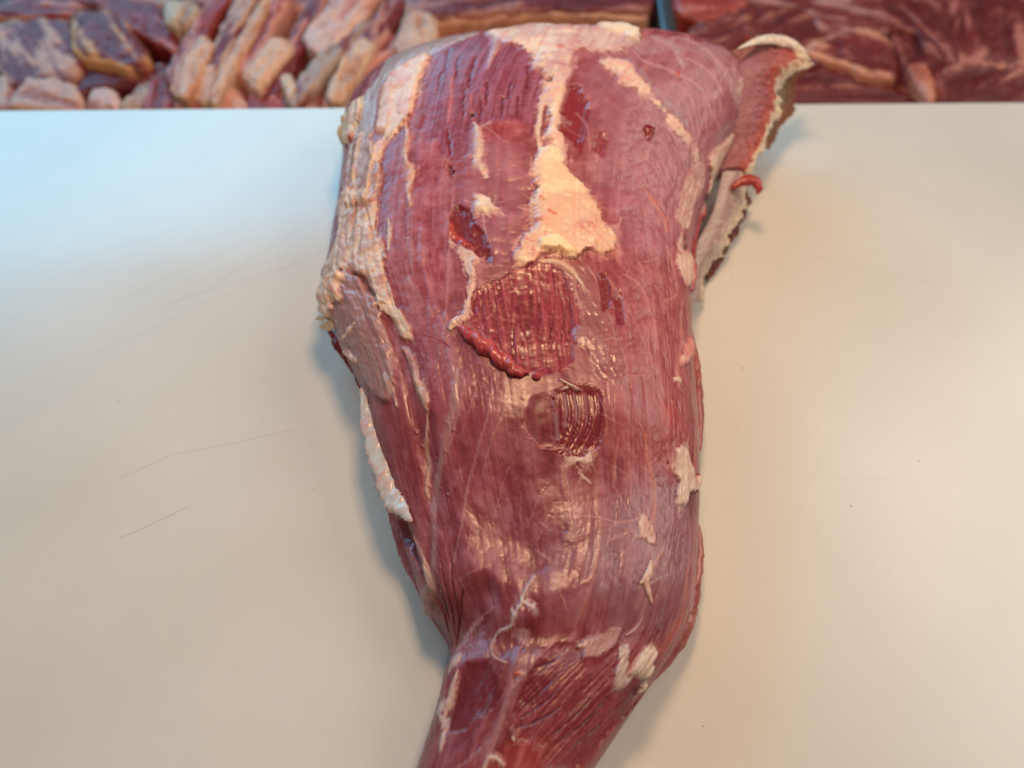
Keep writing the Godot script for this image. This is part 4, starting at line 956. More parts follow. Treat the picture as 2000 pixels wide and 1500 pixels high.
	F("film", [442.6, 1115.4, 487.9, 1113.6, 516.4, 1108.2, 496.7, 1126.4, 490.8, 1149.1, 466.2, 1149.1], {"c": [170, 116, 122], "al": 0.85})
	L("film", [479, 1144.6, 6.1, 473.1, 1154.6, 10.7, 469.2, 1167.3, 14.6, 470.2, 1180.1, 12, 470.2, 1198.3, 14.1, 474.1, 1220.2, 14.1, 473.1, 1230.2, 9.1], {"c": [182, 134, 138], "al": 0.9, "h": 0.6, "lab": 23})
	L("red", [462.3, 1140.9, 2.7, 476.1, 1140.9, 2.7], {"c": [196, 70, 62]})
	F("raw", [515.4, 1105.4, 550.9, 1104.5, 588.3, 1120, 622.7, 1117.3, 645.3, 1101.8, 699.5, 1149.1, 742.8, 1154.6, 781.1, 1143.7, 901.2, 1149.1, 802.8, 1198.3, 778.2, 1237.5, 628.6, 1242.9, 585.3, 1222, 511.5, 1212.9, 492.8, 1172.8, 491.8, 1148.2, 501.7, 1129.1], {"c": [130, 42, 52], "b": [146, 62, 70], "h": -1.2, "st": 0.8, "ang": 42.0})
	F("raw", [491.8, 1171, 493.8, 1151, 515.4, 1144.6, 545.9, 1144.6, 545, 1158.2, 536.1, 1173.7, 509.5, 1177.4], {"c": [116, 30, 44], "b": [126, 38, 50], "h": -0.5, "st": 0.3, "soft": 8, "ang": 42.0})
	F("film", [548.9, 1102.7, 569.6, 1098.1, 596.1, 1088.1, 627.6, 1082.7, 636.5, 1100.9, 620.7, 1113.6, 606, 1121.8, 579.4, 1118.2], {"c": [204, 172, 160], "al": 0.85, "h": 0.6, "lab": 24})
	F("fat", [646.3, 1100.9, 669, 1103.6, 692.6, 1117.3, 717.2, 1132.7, 742.8, 1140.9, 719.1, 1155.5, 692.6, 1145.5, 669, 1121.8], {"c": [194, 168, 162], "b": [180, 150, 150], "h": 0.8, "lab": 25})
	F("fat", [713.2, 1101.8, 740.8, 1093.6, 797.9, 1120, 803.8, 1134.6, 849, 1147.3, 832.3, 1156.4, 789, 1138.2, 728, 1136.4, 713.2, 1122.7], {"c": [222, 200, 182], "b": [206, 184, 168], "h": 2.6, "lab": 26, "soft": 3})
	F("tint", [733.9, 1140.9, 768.3, 1133.7, 811.6, 1138.2, 826.4, 1153.7, 768.3, 1154.6], {"c": [112, 70, 78], "al": 0.8})
	L("film", [650.3, 1089, 2.4, 664, 1080.8, 3.4, 672.9, 1068.1, 2], {"c": [206, 190, 186], "al": 0.9, "h": 0.6})
	L("sinew", [566.6, 1006.2, 2, 558.7, 1026.2, 3, 544, 1033.5, 1.1], {"c": [196, 136, 126], "al": 0.8, "h": 0.15})
	L("sinew", [564.6, 1026.2, 1.5, 556.8, 1046.2, 3.4, 545.9, 1069, 3.2, 539.1, 1083.6, 1.6], {"c": [192, 124, 118], "al": 0.8, "h": 0.15})
	L("sinew", [512.5, 1033.5, 0.8, 519.4, 1049, 1.1, 525.3, 1066.3, 1], {"c": [206, 150, 130], "al": 0.8, "h": 0.15})
	L("sinew", [363.9, 1065.4, 1.3, 400.3, 1057.2, 1.1], {"c": [190, 140, 140], "al": 0.8, "h": 0.15})
	L("sinew", [392.4, 1051.7, 1.4, 395.4, 1058.1, 1.4], {"c": [190, 140, 140], "al": 0.8, "h": 0.15})
	L("tint", [794.9, 988, 8, 790, 1016.2, 9.2, 813.6, 1057.2, 12.8, 790, 1080.8, 14.5, 789, 1099.1, 12.8], {"c": [172, 82, 70], "al": 0.85})
	L("sinew", [834.3, 1002.5, 4.3, 845.1, 1040.8, 4.3, 887.4, 1074.5, 4.3], {"c": [214, 160, 150]})
	L("film", [725, 1052.6, 3.9, 731.9, 1067.2, 4.3], {"c": [168, 150, 154], "al": 0.5})
	L("film", [723.1, 1023.5, 3.8, 725, 1048.1, 4.1], {"c": [168, 150, 154], "al": 0.5})
	L("film", [715.2, 1068.1, 4.2, 739.8, 1074.5, 4.9], {"c": [168, 150, 154], "al": 0.5})
	L("film", [664, 1033.5, 3.4, 700.4, 1017.1, 3.7], {"c": [168, 150, 154], "al": 0.5})
	F("tint", [529.2, 1216.5, 570.5, 1213.8, 613.8, 1229.3, 658.1, 1242, 506.6, 1244.7, 503.6, 1222.9], {"c": [156, 58, 56], "al": 0.8})
	L("fat", [476.1, 1243.8, 5, 481, 1233.8, 4.5, 497.7, 1234.7, 3.2, 515.4, 1242.9, 2.2], {"c": [216, 184, 172], "h": 1.2, "lab": 27})
	L("fat", [510.5, 1212, 2.6, 515.4, 1215.6, 2.9], {"c": [222, 190, 176], "h": 1.2, "lab": 27})
	L("film", [448.5, 1225.6, 3.9, 428.8, 1235.6, 3.9, 404.2, 1243.8, 4.2], {"c": [190, 150, 150], "al": 0.6})
	L("gap", [510.5, 1189.2, 0.7, 546.9, 1171, 1.8, 563.7, 1154.6, 1], {"c": [88, 20, 34], "h": -0.7})
	L("gap", [507.6, 1201, 0.8, 552.8, 1191.9, 1.7, 586.3, 1177.4, 1.1], {"c": [88, 20, 34], "h": -0.7})
	L("gap", [634.5, 1214.7, 1.3, 680.8, 1190.1, 2.5, 702.4, 1162.8, 1.5], {"c": [88, 20, 34], "h": -0.7})
	L("gap", [604, 1207.4, 1.2, 644.4, 1180.1, 2.4, 657.1, 1159.2, 1.2], {"c": [88, 20, 34], "h": -0.7})
	L("gap", [688.6, 1219.3, 1.6, 739.8, 1191, 3], {"c": [88, 20, 34], "h": -0.7})
	L("gap", [498.7, 1133.7, 0.8, 526.3, 1123.6, 1.5], {"c": [88, 20, 34], "h": -0.7})
	L("sinew", [484, 285.9, 0.6, 482, 294.1, 1, 479, 299.6, 1.1, 476.1, 306, 0.5], {"c": [214, 172, 166], "al": 0.34683892520450754, "edge": 1.4})
	L("sinew", [467.2, 288.7, 0.7, 484, 304.1, 1.3, 493.8, 319.6, 1.1, 505.6, 332.4, 0.5], {"c": [214, 172, 166], "al": 0.5491269252969715, "edge": 1.4})
	L("sinew", [656.2, 246.8, 0.7, 662.1, 266.8, 1.9, 662.1, 288.7, 1.3, 683.7, 298.7, 0.6], {"c": [214, 172, 166], "al": 0.35508600885066366, "edge": 1.4})
	L("sinew", [682.7, 761.2, 0.8, 687.6, 775.8, 1.3, 688.6, 791.3, 1.5, 681.7, 804, 0.5], {"c": [214, 172, 166], "al": 0.265133464175287, "edge": 1.4})
	L("sinew", [383.6, 810.4, 0.6, 387.5, 824.1, 0.9, 374.7, 835.9, 1.1, 375.7, 846.8, 0.5], {"c": [214, 172, 166], "al": 0.3467066922358891, "edge": 1.4})
	L("sinew", [481, 907.8, 0.6, 476.1, 927, 1.2, 474.1, 948.8, 0.7, 487.9, 965.2, 0.5], {"c": [214, 172, 166], "al": 0.36587344838010716, "edge": 1.4})
	L("sinew", [457.4, 666.5, 0.7, 463.3, 690.2, 1, 475.1, 711.2, 1.3, 461.3, 730.3, 0.5], {"c": [214, 172, 166], "al": 0.5213338023288019, "edge": 1.4})
	L("sinew", [481, 1056.3, 0.6, 481, 1064.5, 1.6, 478.1, 1073.6, 0.9, 483, 1080.8, 0.5], {"c": [214, 172, 166], "al": 0.25328876321884763, "edge": 1.4})
	L("sinew", [435.7, 356, 0.6, 438.7, 372.4, 0.9, 435.7, 387.9, 0.7, 432.8, 398.8, 0.5], {"c": [214, 172, 166], "al": 0.30903459495631747, "edge": 1.4})
	L("sinew", [601.1, 335.1, 0.6, 600.1, 351.5, 1.2, 603, 364.2, 1.4, 608.9, 375.2, 0.5], {"c": [214, 172, 166], "al": 0.41721668705806475, "edge": 1.4})
	L("sinew", [482, 617.4, 0.6, 481, 631.9, 0.9, 477.1, 644.7, 0.8, 468.2, 654.7, 0.5], {"c": [214, 172, 166], "al": 0.3228229226195101, "edge": 1.4})
	L("sinew", [414.1, 1001.6, 0.7, 389.5, 1009.8, 1.5, 350.1, 1016.2, 1.5, 331.4, 1021.7, 0.6], {"c": [214, 172, 166], "al": 0.510654199974061, "edge": 1.4})
	L("sinew", [541, 275, 0.6, 553.8, 294.1, 1.4, 572.5, 311.4, 1.4, 590.2, 326.9, 0.5], {"c": [214, 172, 166], "al": 0.4348083624641098, "edge": 1.4})
	L("sinew", [570.5, 860.5, 0.6, 592.2, 869.6, 0.7, 615.8, 878.7, 1.3, 633.5, 887.8, 0.5], {"c": [214, 172, 166], "al": 0.2946714756517641, "edge": 1.4})
	L("sinew", [711.3, 834.1, 0.8, 693.6, 846.8, 0.9, 679.8, 859.6, 1.5, 649.3, 871.4, 0.5], {"c": [214, 172, 166], "al": 0.2545885969959434, "edge": 1.4})
	L("sinew", [662.1, 279.5, 0.8, 677.8, 305, 1.3, 674.9, 336, 1.7, 698.5, 352.4, 0.6], {"c": [214, 172, 166], "al": 0.5207508506217456, "edge": 1.4})
	L("sinew", [526.3, 730.3, 0.6, 516.4, 739.4, 0.8, 508.6, 747.6, 1, 495.8, 754.9, 0.5], {"c": [214, 172, 166], "al": 0.4330452022460288, "edge": 1.4})
	L("sinew", [303.9, 967.9, 0.8, 293.1, 980.7, 1.7, 265.5, 991.6, 2.2, 238.9, 1001.6, 0.9], {"c": [214, 172, 166], "al": 0.28329188471300887, "edge": 1.4})
	L("sinew", [412.1, 808.6, 0.6, 412.1, 822.2, 0.9, 401.3, 833.2, 0.8, 414.1, 845, 0.5], {"c": [214, 172, 166], "al": 0.5427546912248222, "edge": 1.4})
	L("sinew", [496.7, 948.8, 0.6, 502.7, 954.3, 1.3, 506.6, 959.7, 0.9, 511.5, 964.3, 0.5], {"c": [214, 172, 166], "al": 0.2519467434051373, "edge": 1.4})
	L("sinew", [487.9, 749.4, 0.6, 491.8, 762.1, 1.3, 499.7, 776.7, 1.2, 498.7, 786.7, 0.5], {"c": [214, 172, 166], "al": 0.4693451952233342, "edge": 1.4})
	L("sinew", [583.3, 802.2, 0.6, 593.2, 808.6, 1.3, 608.9, 815, 0.9, 621.7, 820.4, 0.5], {"c": [214, 172, 166], "al": 0.2992336484647816, "edge": 1.4})
	L("sinew", [318.6, 815, 4.1, 319.4, 816.5, 4.1], {"al": 0.1, "h": 0.9, "ro": 0.08, "fb": 0.0, "edge": 0.2, "c": [160, 90, 96]})
	L("sinew", [324.5, 833.2, 2.6, 325.3, 834.7, 2.6], {"al": 0.1, "h": 0.9, "ro": 0.08, "fb": 0.0, "edge": 0.2, "c": [160, 90, 96]})
	L("sinew", [349.1, 854.1, 2.6, 349.9, 855.6, 2.6], {"al": 0.1, "h": 0.9, "ro": 0.08, "fb": 0.0, "edge": 0.2, "c": [160, 90, 96]})
	L("sinew", [371.8, 847.7, 1.9, 372.6, 849.2, 1.9], {"al": 0.1, "h": 0.9, "ro": 0.08, "fb": 0.0, "edge": 0.2, "c": [160, 90, 96]})
	L("sinew", [357, 905.1, 2.6, 357.8, 906.6, 2.6], {"al": 0.1, "h": 0.9, "ro": 0.08, "fb": 0.0, "edge": 0.2, "c": [160, 90, 96]})
	L("sinew", [321.6, 886.9, 2.2, 322.4, 888.4, 2.2], {"al": 0.1, "h": 0.9, "ro": 0.08, "fb": 0.0, "edge": 0.2, "c": [160, 90, 96]})
	L("sinew", [384.6, 813.1, 1.9, 385.4, 814.6, 1.9], {"al": 0.1, "h": 0.9, "ro": 0.08, "fb": 0.0, "edge": 0.2, "c": [160, 90, 96]})
	L("sinew", [393.4, 822.2, 1.5, 394.2, 823.7, 1.5], {"al": 0.1, "h": 0.9, "ro": 0.08, "fb": 0.0, "edge": 0.2, "c": [160, 90, 96]})
	L("sinew", [345.2, 894.2, 1.7, 346, 895.7, 1.7], {"al": 0.1, "h": 0.9, "ro": 0.08, "fb": 0.0, "edge": 0.2, "c": [160, 90, 96]})

# ==================================================================== the body of the meat
# stations along the cut: z, left edge, right edge, crest x, thickness, height of the widest line, roundness left and right
var ST := [[-0.3, -0.085, 0.178, 0.045, 0.078, 0.48, 2.0, 2.6], [-0.296, -0.1, 0.19, 0.045, 0.091, 0.48, 2.0, 2.6], [-0.288, -0.116, 0.198, 0.043, 0.103, 0.46, 2.0, 2.6], [-0.275, -0.128, 0.203, 0.038, 0.111, 0.43, 2.0, 2.6], [-0.255, -0.137, 0.202, 0.032, 0.115, 0.42, 2.1, 2.5], [-0.225, -0.142, 0.188, 0.022, 0.115, 0.42, 2.2, 2.4], [-0.19, -0.139, 0.17, 0.012, 0.112, 0.42, 2.3, 2.3], [-0.15, -0.138, 0.155, 0.006, 0.107, 0.42, 2.4, 2.3], [-0.1, -0.14, 0.14, 0.002, 0.1, 0.42, 2.4, 2.3], [-0.05, -0.14, 0.134, 0.004, 0.096, 0.42, 2.3, 2.3], [-0.01, -0.124, 0.13, 0.008, 0.093, 0.42, 2.3, 2.4], [0.03, -0.105, 0.128, 0.012, 0.0925, 0.42, 2.3, 2.4], [0.075, -0.0925, 0.126, 0.016, 0.089, 0.42, 2.3, 2.4], [0.115, -0.08, 0.1225, 0.02, 0.0765, 0.42, 2.3, 2.4], [0.155, -0.065, 0.117, 0.024, 0.0745, 0.42, 2.3, 2.4], [0.185, -0.054, 0.11, 0.024, 0.073, 0.42, 2.3, 2.4], [0.212, -0.04, 0.097, 0.024, 0.066, 0.42, 2.3, 2.3], [0.23, -0.041, 0.083, 0.018, 0.069, 0.42, 2.3, 2.2], [0.26, -0.048, 0.06, 0.005, 0.068, 0.42, 2.3, 2.2], [0.3, -0.06, 0.03, -0.012, 0.067, 0.42, 2.3, 2.2], [0.35, -0.074, 0.006, -0.034, 0.064, 0.42, 2.3, 2.2], [0.372, -0.07, -0.006, -0.038, 0.054, 0.45, 2.3, 2.2], [0.384, -0.06, -0.018, -0.04, 0.04, 0.48, 2.3, 2.2]]
var BUMPS := [[0.4447, 0.6704, 0.0817, 0.0263, -1.0], [0.5024, 0.7323, 0.0903, 0.02, 2.5], [0.4726, 0.5866, 0.074, 0.0313, 2.0], [0.3246, 0.5891, 0.024, 0.1557, -2.0], [0.5399, 0.4609, 0.0375, 0.0976, -1.5], [0.3275, 0.7423, 0.0942, 0.0163, -3.0], [0.6581, 0.4009, 0.0711, 0.1301, 2.0], [0.2516, 0.4234, 0.0826, 0.0475, 3.0], [0.2132, 0.5772, 0.1192, 0.0488, -2.5], [0.2055, 0.753, 0.1259, 0.0138, -4], [0.4803, 0.3215, 0.0423, 0.1063, 1.5], [0.7052, 0.1782, 0.0596, 0.0794, -3], [0.6014, 0.1989, 0.0615, 0.0838, 2]]
var SD := []

func station(z: float) -> Array:
	var n := ST.size()
	var i := 0
	while i < n - 2 and z > ST[i + 1][0]: i += 1
	var h: float = ST[i + 1][0] - ST[i][0]
	var t: float = (z - ST[i][0]) / h
	var t2 := t * t
	var t3 := t2 * t
	var out := []
	for k in range(1, 8):
		out.append((2 * t3 - 3 * t2 + 1) * ST[i][k] + (t3 - 2 * t2 + t) * h * SD[i][k] + (3 * t2 - 2 * t3) * ST[i + 1][k] + (t3 - t2) * h * SD[i + 1][k])
	return out

func make_meat() -> void:
	var n := ST.size()
	for i in n:
		var r := [0.0]
		for k in range(1, 8):
			if i == 0: r.append((ST[1][k] - ST[0][k]) / (ST[1][0] - ST[0][0]))
			elif i == n - 1: r.append((ST[n - 1][k] - ST[n - 2][k]) / (ST[n - 1][0] - ST[n - 2][0]))
			else:
				var hs: float = ST[i][0] - ST[i - 1][0]
				var hd: float = ST[i + 1][0] - ST[i][0]
				r.append((hs * hs * ST[i + 1][k] + (hd * hd - hs * hs) * ST[i][k] - hd * hd * ST[i - 1][k]) / (hs * hd * (hd + hs)))
		SD.append(r)
	var v := PackedVector3Array()
	var nor := PackedVector3Array()
	var uv := PackedVector2Array()
	var cnt := GU * GV
	v.resize(cnt)
	nor.resize(cnt)
	uv.resize(cnt)
	var co := PackedFloat32Array()
	var si := PackedFloat32Array()
	for i in GU:
		var u := float(i) / (GU - 1)
		var th: float
		if u < UA: th = 270.0 - 90.0 * u / UA
		elif u > UB: th = -90.0 * (u - UB) / (1.0 - UB)
		else: th = 180.0 - 180.0 * (u - UA) / (UB - UA)
		co.append(cos(deg_to_rad(th)))
		si.append(sin(deg_to_rad(th)))
	for j in GV:
		var t := float(j) / (GV - 1)
		var z := Z0 + ZL * t
		var s := station(z)
		var hw: float = s[4] * s[3]
		var T: float = s[3]
		var c: float = s[2]
		for i in GU:
			var right := co[i] > 0.0
			var e: float = 2.0 / (s[6] if right else s[5])
			if si[i] < 0.0: e = 0.5
			var a: float = (s[1] - c) if right else (c - s[0])
			var x := c + (a if right else -a) * pow(absf(co[i]), e)
			var y := hw + (T - hw) * pow(absf(si[i]), e) if si[i] >= 0.0 else hw * (1.0 - pow(absf(si[i]), e))
			var u := float(i) / (GU - 1)
			for b in BUMPS:
				var p: float = (u - b[0]) / b[2]
				var q: float = (t - b[1]) / b[3]
				var d := p * p + q * q
				if d < 9.0: y += b[4] * 0.001 * exp(-d)
			v[j * GU + i] = Vector3(x, y, z)
			uv[j * GU + i] = Vector2(u, t)
	for pass_no in 2:
		for j in GV:
			for i in GU:
				var k := j * GU + i
				var du := v[j * GU + mini(i + 1, GU - 1)] - v[j * GU + maxi(i - 1, 0)]
				var dv := v[mini(j + 1, GV - 1) * GU + i] - v[maxi(j - 1, 0) * GU + i]
				nor[k] = dv.cross(du).normalized()
		if pass_no == 0:
			for j in GV:
				var ty := mini(int(float(j) / (GV - 1) * H), H - 1)
				for i in GU:
					var u := float(i) / (GU - 1)
					if u < 0.05 or u > 0.95: continue
					var tx := mini(int(u * W), W - 1)
					var k := j * GU + i
					v[k] += nor[k] * hg[ty * W + tx] * 0.001
	# textures
	var px := PackedByteArray()
	px.resize(W * H * 3)
	var rb := PackedByteArray()
	rb.resize(W * H)
	for i in W * H:
		px[i * 3] = clampi(int(cr[i] * 255.0), 0, 255)
		px[i * 3 + 1] = clampi(int(cg[i] * 255.0), 0, 255)
		px[i * 3 + 2] = clampi(int(cb[i] * 255.0), 0, 255)
		rb[i] = clampi(int(ro[i] * 255.0), 20, 255)
		fi[i] = fi[i] * 0.25 + 0.5
	var m := StandardMaterial3D.new()
	m.albedo_texture = ImageTexture.create_from_image(Image.create_from_data(W, H, false, Image.FORMAT_RGB8, px))
	m.roughness_texture = ImageTexture.create_from_image(Image.create_from_data(W, H, false, Image.FORMAT_L8, rb))
	m.roughness = 1.0
	m.metallic_specular = 0.5
	m.heightmap_enabled = true
	m.heightmap_scale = 0.4
	m.heightmap_texture = ImageTexture.create_from_image(Image.create_from_data(W, H, false, Image.FORMAT_RF, fi.to_byte_array()))
	m.texture_repeat = false
	m.subsurf_scatter_enabled = true
	m.subsurf_scatter_strength = 0.14
	wet_mat = m
	var root := Node3D.new()
	root.name = "meat_cut"
	add_child(root)
	tag(root, "large skinned raw red leg of meat with fat patches lying on the cutting board", "meat")
	# one mesh for each part: the lean and every patch of fat, sinew or membrane
	var part_of := {}
	for j in GV - 1:
		var ty := mini(int((j + 0.5) / (GV - 1) * H), H - 1)
		for i in GU - 1:
			var tx := mini(int((i + 0.5) / (GU - 1) * W), W - 1)
			var l := lab[ty * W + tx]
			if not part_of.has(l): part_of[l] = []
			var a := j * GU + i
			part_of[l].append(a)
	var part_names := {1: "fat_patch", 2: "fat_cover", 3: "fat_lump", 4: "fat_seam", 5: "sinew", 6: "fat_strand", 7: "fat_flap", 8: "fat_seam", 9: "fat_patch", 10: "fat_flap", 11: "fat_patch", 12: "muscle_cord", 13: "muscle_knob", 14: "fat_lump", 15: "torn_membrane", 16: "tendon_fork", 17: "fat_crumb", 18: "torn_membrane", 19: "fat_flake", 20: "membrane_edge", 21: "sinew", 22: "membrane_strip", 23: "membrane_strip", 24: "membrane_patch", 25: "membrane_strip", 26: "fat_flake", 27: "fat_crumb", 28: "fat_strand", 29: "fat_strand", 30: "fat_strand", 31: "fat_strand"}
	var keys := part_of.keys()
	keys.sort()
	for l in keys:
		var idx := PackedInt32Array()
		for a in part_of[l]:
			idx.append_array([a, a + 1, a + GU, a + 1, a + GU + 1, a + GU])
		if l == 0:
			# close both ends
			for e in [0, GV - 1]:
				var c := v.size()
				var mid := Vector3.ZERO
				for i in GU: mid += v[e * GU + i]
				v.append(mid / GU + Vector3(0, 0, -0.006 if e == 0 else 0.006))
				nor.append(Vector3(0, 0, -1 if e == 0 else 1))
				uv.append(Vector2(0.5, 0.0 if e == 0 else 1.0))
				for i in GU - 1:
					if e == 0: idx.append_array([c, e * GU + i, e * GU + i + 1])
					else: idx.append_array([c, e * GU + i + 1, e * GU + i])
		var seen := PackedInt32Array()
		seen.resize(v.size())
		seen.fill(-1)
		var pv := PackedVector3Array()
		var pn := PackedVector3Array()
		var pu := PackedVector2Array()
		for k in idx.size():
			var o := idx[k]
			if seen[o] < 0:
				seen[o] = pv.size()
				pv.append(v[o])
				pn.append(nor[o])
				pu.append(uv[o])
			idx[k] = seen[o]
		put(arrays_mesh(pv, pn, idx, PackedColorArray(), pu), "muscle" if l == 0 else part_names[l], m, root)
	details(root)

# ==================================================================== loose pieces of the meat
# a soft cord through points; radii in mm; flat: thickness over width; up: which way the width lies across
func cord(parent: Node, called: String, p: Array, rad: Array, flat: float, c1: Color, c2: Color, lumps: float, twist := 0.0, sd := 1) -> MeshInstance3D:
	var pts := []
	for k in p.size(): pts.append(p[k])
	var rr := []
	for k in rad.size(): rr.append(Vector2(rad[k], 0))
	pts = catmull(pts, false, 10)
	rr = catmull(rr, false, 10)
	var seg := 18
	var v := PackedVector3Array()
	var c := PackedColorArray()
	var idx := PackedInt32Array()
	var n := pts.size()
	for j in n:
		var t: Vector3 = (pts[mini(j + 1, n - 1)] - pts[maxi(j - 1, 0)]).normalized()
		var side := t.cross(Vector3(0, 1, 0.4).normalized()).normalized()
		var up := side.cross(t).normalized()
		var f := float(j) / (n - 1)
		var r: float = rr[j].x * 0.001 * (sin(f * PI) ** 0.35 if j > 0 and j < n - 1 else 0.05)
		for i in seg:
			var a := TAU * i / seg
			var q := Vector2(cos(a), sin(a) * flat)
			var w := a * 2.0 + f * twist
			var bump := 1.0 + (0.13 * sin(w) if twist != 0.0 else 0.0)
			q = q * bump
			var o: Vector3 = pts[j] + (side * q.x + up * q.y) * r
			var nz := wob.get_noise_3d(o.x * 260 + sd * 9, o.y * 260, o.z * 260)
			var nz2 := wob.get_noise_3d(o.x * 90 + sd * 5, o.y * 90, o.z * 90 + 40)
			o += (side * q.x + up * q.y) * r * lumps * (nz + nz2)
			v.append(o)
			var k := clampf(0.5 + nz * 0.8 + nz2 * 0.8 + (0.3 * sin(w + 1.2) if twist != 0.0 else 0.0), 0, 1)
			c.append(c1.lerp(c2, k))
	for j in n - 1:
		for i in seg:
			var a := j * seg + i
			var b := j * seg + (i + 1) % seg
			idx.append_array([a, b, a + seg, b, b + seg, a + seg])
	return put(arrays_mesh(v, smooth(v, idx), idx, c), called, tendon_mat, parent)

# a thin sheet between an inner and an outer line; ragged outer edge; colour bands from inside to outside
func sheet(parent: Node, called: String, inner: Array, outer: Array, bulge: Vector3, thick: float, bands: Array, ragged: float, sd: int) -> MeshInstance3D:
	var a := catmull(inner, false, 20)
	var b := catmull(outer, false, 20)
	var n := mini(a.size(), b.size())
	var m := 26
	var v := PackedVector3Array()
	var c := PackedColorArray()
	var idx := PackedInt32Array()
	for side in 2:
		for j in n:
			var g := wob.get_noise_2d(j * 0.045 + sd * 31, 3.0) + 0.55 * wob.get_noise_2d(j * 0.13 + sd * 17, 9.0) + 0.45 * wob.get_noise_2d(j * 0.34 + sd * 5, 19.0)
			for i in m:
				var t := float(i) / (m - 1)
				var q := t * (1.0 + ragged * g * t * t)
				var o: Vector3 = a[j].lerp(b[j], q) + bulge * sin(PI * minf(q, 1.0))
				var nz := wob.get_noise_3d(o.x * 150 + sd * 7, o.y * 150, o.z * 150)
				var nz2 := wob.get_noise_3d(o.x * 420 + sd * 3, o.y * 420, o.z * 420)
				o.y += nz * 0.0045 * t + nz2 * 0.0008
				if side == 1: o.y -= thick * (1.0 - t * t * 0.85)
				v.append(o)
				var k := clampf(t + nz * 0.16 + nz2 * 0.10, 0.0, 0.9999) * (bands.size() - 1)
				var f := int(k)
				var w := smoothstep(0.25, 0.75, k - f)
				c.append((bands[f] as Color).lerp(bands[f + 1], w) * (1.0 + 0.3 * nz2))
	for side in 2:
		for j in n - 1:
			for i in m - 1:
				var p := side * n * m + j * m + i
				if side == 0: idx.append_array([p, p + 1, p + m, p + 1, p + m + 1, p + m])
				else: idx.append_array([p, p + m, p + 1, p + 1, p + m, p + m + 1])
	for j in n - 1:
		var p := j * m + m - 1
		var q := p + n * m
		idx.append_array([p, q, p + m, p + m, q, q + m])
	for i in m - 1:
		for j in [0, n - 1]:
			var p: int = j * m + i
			var q: int = p + n * m
			if j == 0: idx.append_array([p, q, p + 1, p + 1, q, q + 1])
			else: idx.append_array([p, p + 1, q, p + 1, q + 1, q])
	for k in c.size(): c[k].a = 1.0
	return put(arrays_mesh(v, smooth(v, idx), idx, c), called, cut_mat, parent)

func V(x: float, y: float, z: float) -> Vector3:
	return Vector3(x, y, z)

